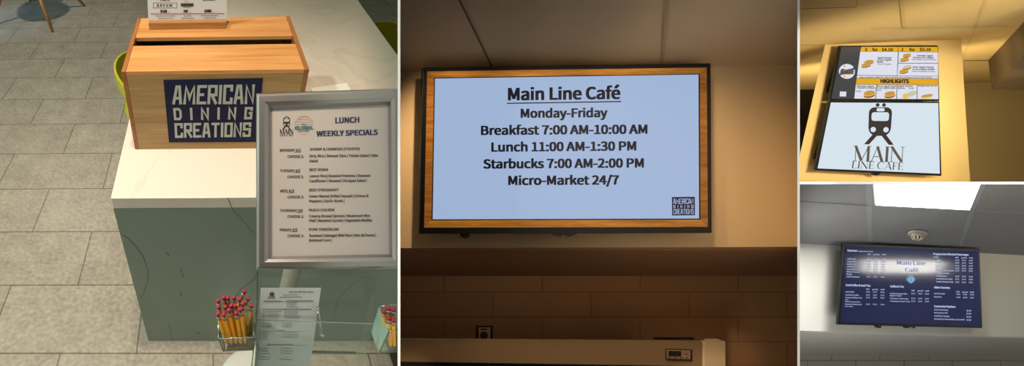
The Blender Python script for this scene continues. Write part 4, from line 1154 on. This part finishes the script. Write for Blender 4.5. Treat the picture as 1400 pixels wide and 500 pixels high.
# ================================================================== LIGHT
def lamp(name, kind, loc, energy, color, size=.3, aim=None, spot=None, blend=.4, size_y=None, spread=None):
    d = bpy.data.lights.new(name, kind); d.energy = energy; d.color = color
    o = bpy.data.objects.new(name, d); COL.objects.link(o); o.location = loc
    if kind == 'AREA':
        d.size = size
        if size_y: d.shape = 'RECTANGLE'; d.size_y = size_y
        if spread: d.spread = spread
    else: d.shadow_soft_size = size
    if kind == 'SPOT': d.spot_size = spot; d.spot_blend = blend
    if aim is not None: o.rotation_mode = 'QUATERNION'; o.rotation_quaternion = (Vector(aim) - Vector(loc)).to_track_quat('-Z', 'Y')
    return o


warm = (1, .80, .58); neutral = (1, .93, .84)
# counter room: downlights in the ceiling, daylight of a green tint from the left
lamp('downlight', 'SPOT', (.12, -.15, 2.95), 132, warm, .06, (.12, -.15, 0), math.radians(80), .95)
lamp('downlight', 'SPOT', (-1.0, -.3, 2.95), 240, neutral, .06, (-.7, -.3, 0), math.radians(95), .9)
lamp('downlight', 'SPOT', (.2, 2.8, 2.95), 25, warm, .06, (.3, 2.3, 0), math.radians(100), .9)
lamp('downlight', 'SPOT', (-1.5, 2.6, 2.95), 170, neutral, .06, (-1.5, 2.4, 0), math.radians(100), .9)
lamp('daylight_left', 'AREA', (-4.6, .5, 1.7), 55, (.66, 1, .88), 2.5, (0, .3, .6), size_y=1.6)
lamp('fill_rear', 'AREA', (-2.3, -2.5, 1.9), 38, (.95, 1, .9), 1.2, (.1, 0, .6), size_y=1.0)  # fill added behind the camera to brighten panel, pencils and box front
lamp('blue_glow', 'SPOT', (-3.6, 2.6, .9), 130, (.2, .45, 1), .1, (-2.0, 3.05, 0), math.radians(34), .9)
# opening-hours room
for u in (665, 795, 935):
    a = c2q(u, .98) + AY * .03; b = at(u, 318, Z2)
    lamp('downlight', 'SPOT', a, 27.0, (1, .73, .45), .03, b, math.radians(80), 1)
for u, e in ((972, 14), (562, 6)):
    lamp('steel_fill', 'SPOT', cw(xs(u, .95), .62, .95), e, (1, .74, .44), .02, at(u, 510, Z2F), math.radians(13 if u > 800 else 18), .8)  # added spots below the view that brighten the ends of the steel
# stacked-screens room
lamp('room_fill', 'AREA', cw(3.2, -.42, 1.1), 12, (1, .84, .54), .5, at(1215, 170, Z3), size_y=.3, spread=1.3)  # added fill hung well below the ceiling, brightens the pier
lamp('room_fill', 'AREA', cw(4.9, -.4, 1.6), 3, (1, .84, .5), .4, at(1250, 150, Z3), size_y=.3, spread=1.3)  # second added fill towards the pier, no fixture there
lamp('back_wall_fill', 'SPOT', at(1235, 190, 3.05), 330, (1, .82, .5), .1, at(1352, 225, zb3), math.radians(56), 1)  # added spot hidden behind the pier to lift the back wall
lamp('room_fill', 'AREA', at(1215, 190, 3.1), 14, (1, .82, .48), .25, at(1105, 150, zb3))  # added fill behind the pier for the left of the back wall
# drinks room
pc = c4.hit(1262, 266, .008); lamp('fill_low', 'AREA', cw(3.6, 1.7, 1.3), 9, (1, .97, .92), .8, cw(5.0, 1.1, 3.2)); lamp('troffer', 'AREA', pc, 40, (1, .98, .94), .42, pc + c4.n, size_y=.2)
# spots added only to whiten the front edges of the dividing walls
for (u, z, y0, e) in ((545.5, z0d, -.42, 1.2),):
    x = (u - CX) / F * (z - .05)
    lamp('edge_fill', 'SPOT', cw(x, y0, z - .05), e * 6, (1, 1, 1), .005, cw((u - CX) / F * (z - .002), .3, z - .002), math.radians(5), .2)

lamp('edge_fill', 'SPOT', cw(1.32, -1.9, .55), 450, (1, 1, 1), .005, cw(1.36, 0, .9), math.radians(5), .2)
lamp('edge_fill', 'SPOT', cw(3.2, 0, .5), 260, (1, 1, 1), .005, cw(1.62, 0, .9), math.radians(6), .2)
wd_ = bpy.data.worlds.new('world'); SC.world = wd_; wd_.use_nodes = True
wd_.node_tree.nodes['Background'].inputs[0].default_value = (.6, .65, .6, 1); wd_.node_tree.nodes['Background'].inputs[1].default_value = .02
vs = SC.view_settings; vs.view_transform = 'Standard'; vs.look = 'None'; vs.gamma = 1; vs.exposure = 0; vs.use_curve_mapping = False
SC.cycles.use_denoising = True
SC.cycles.max_bounces = 8; SC.cycles.transparent_max_bounces = 24; SC.cycles.caustics_reflective = False; SC.cycles.caustics_refractive = False
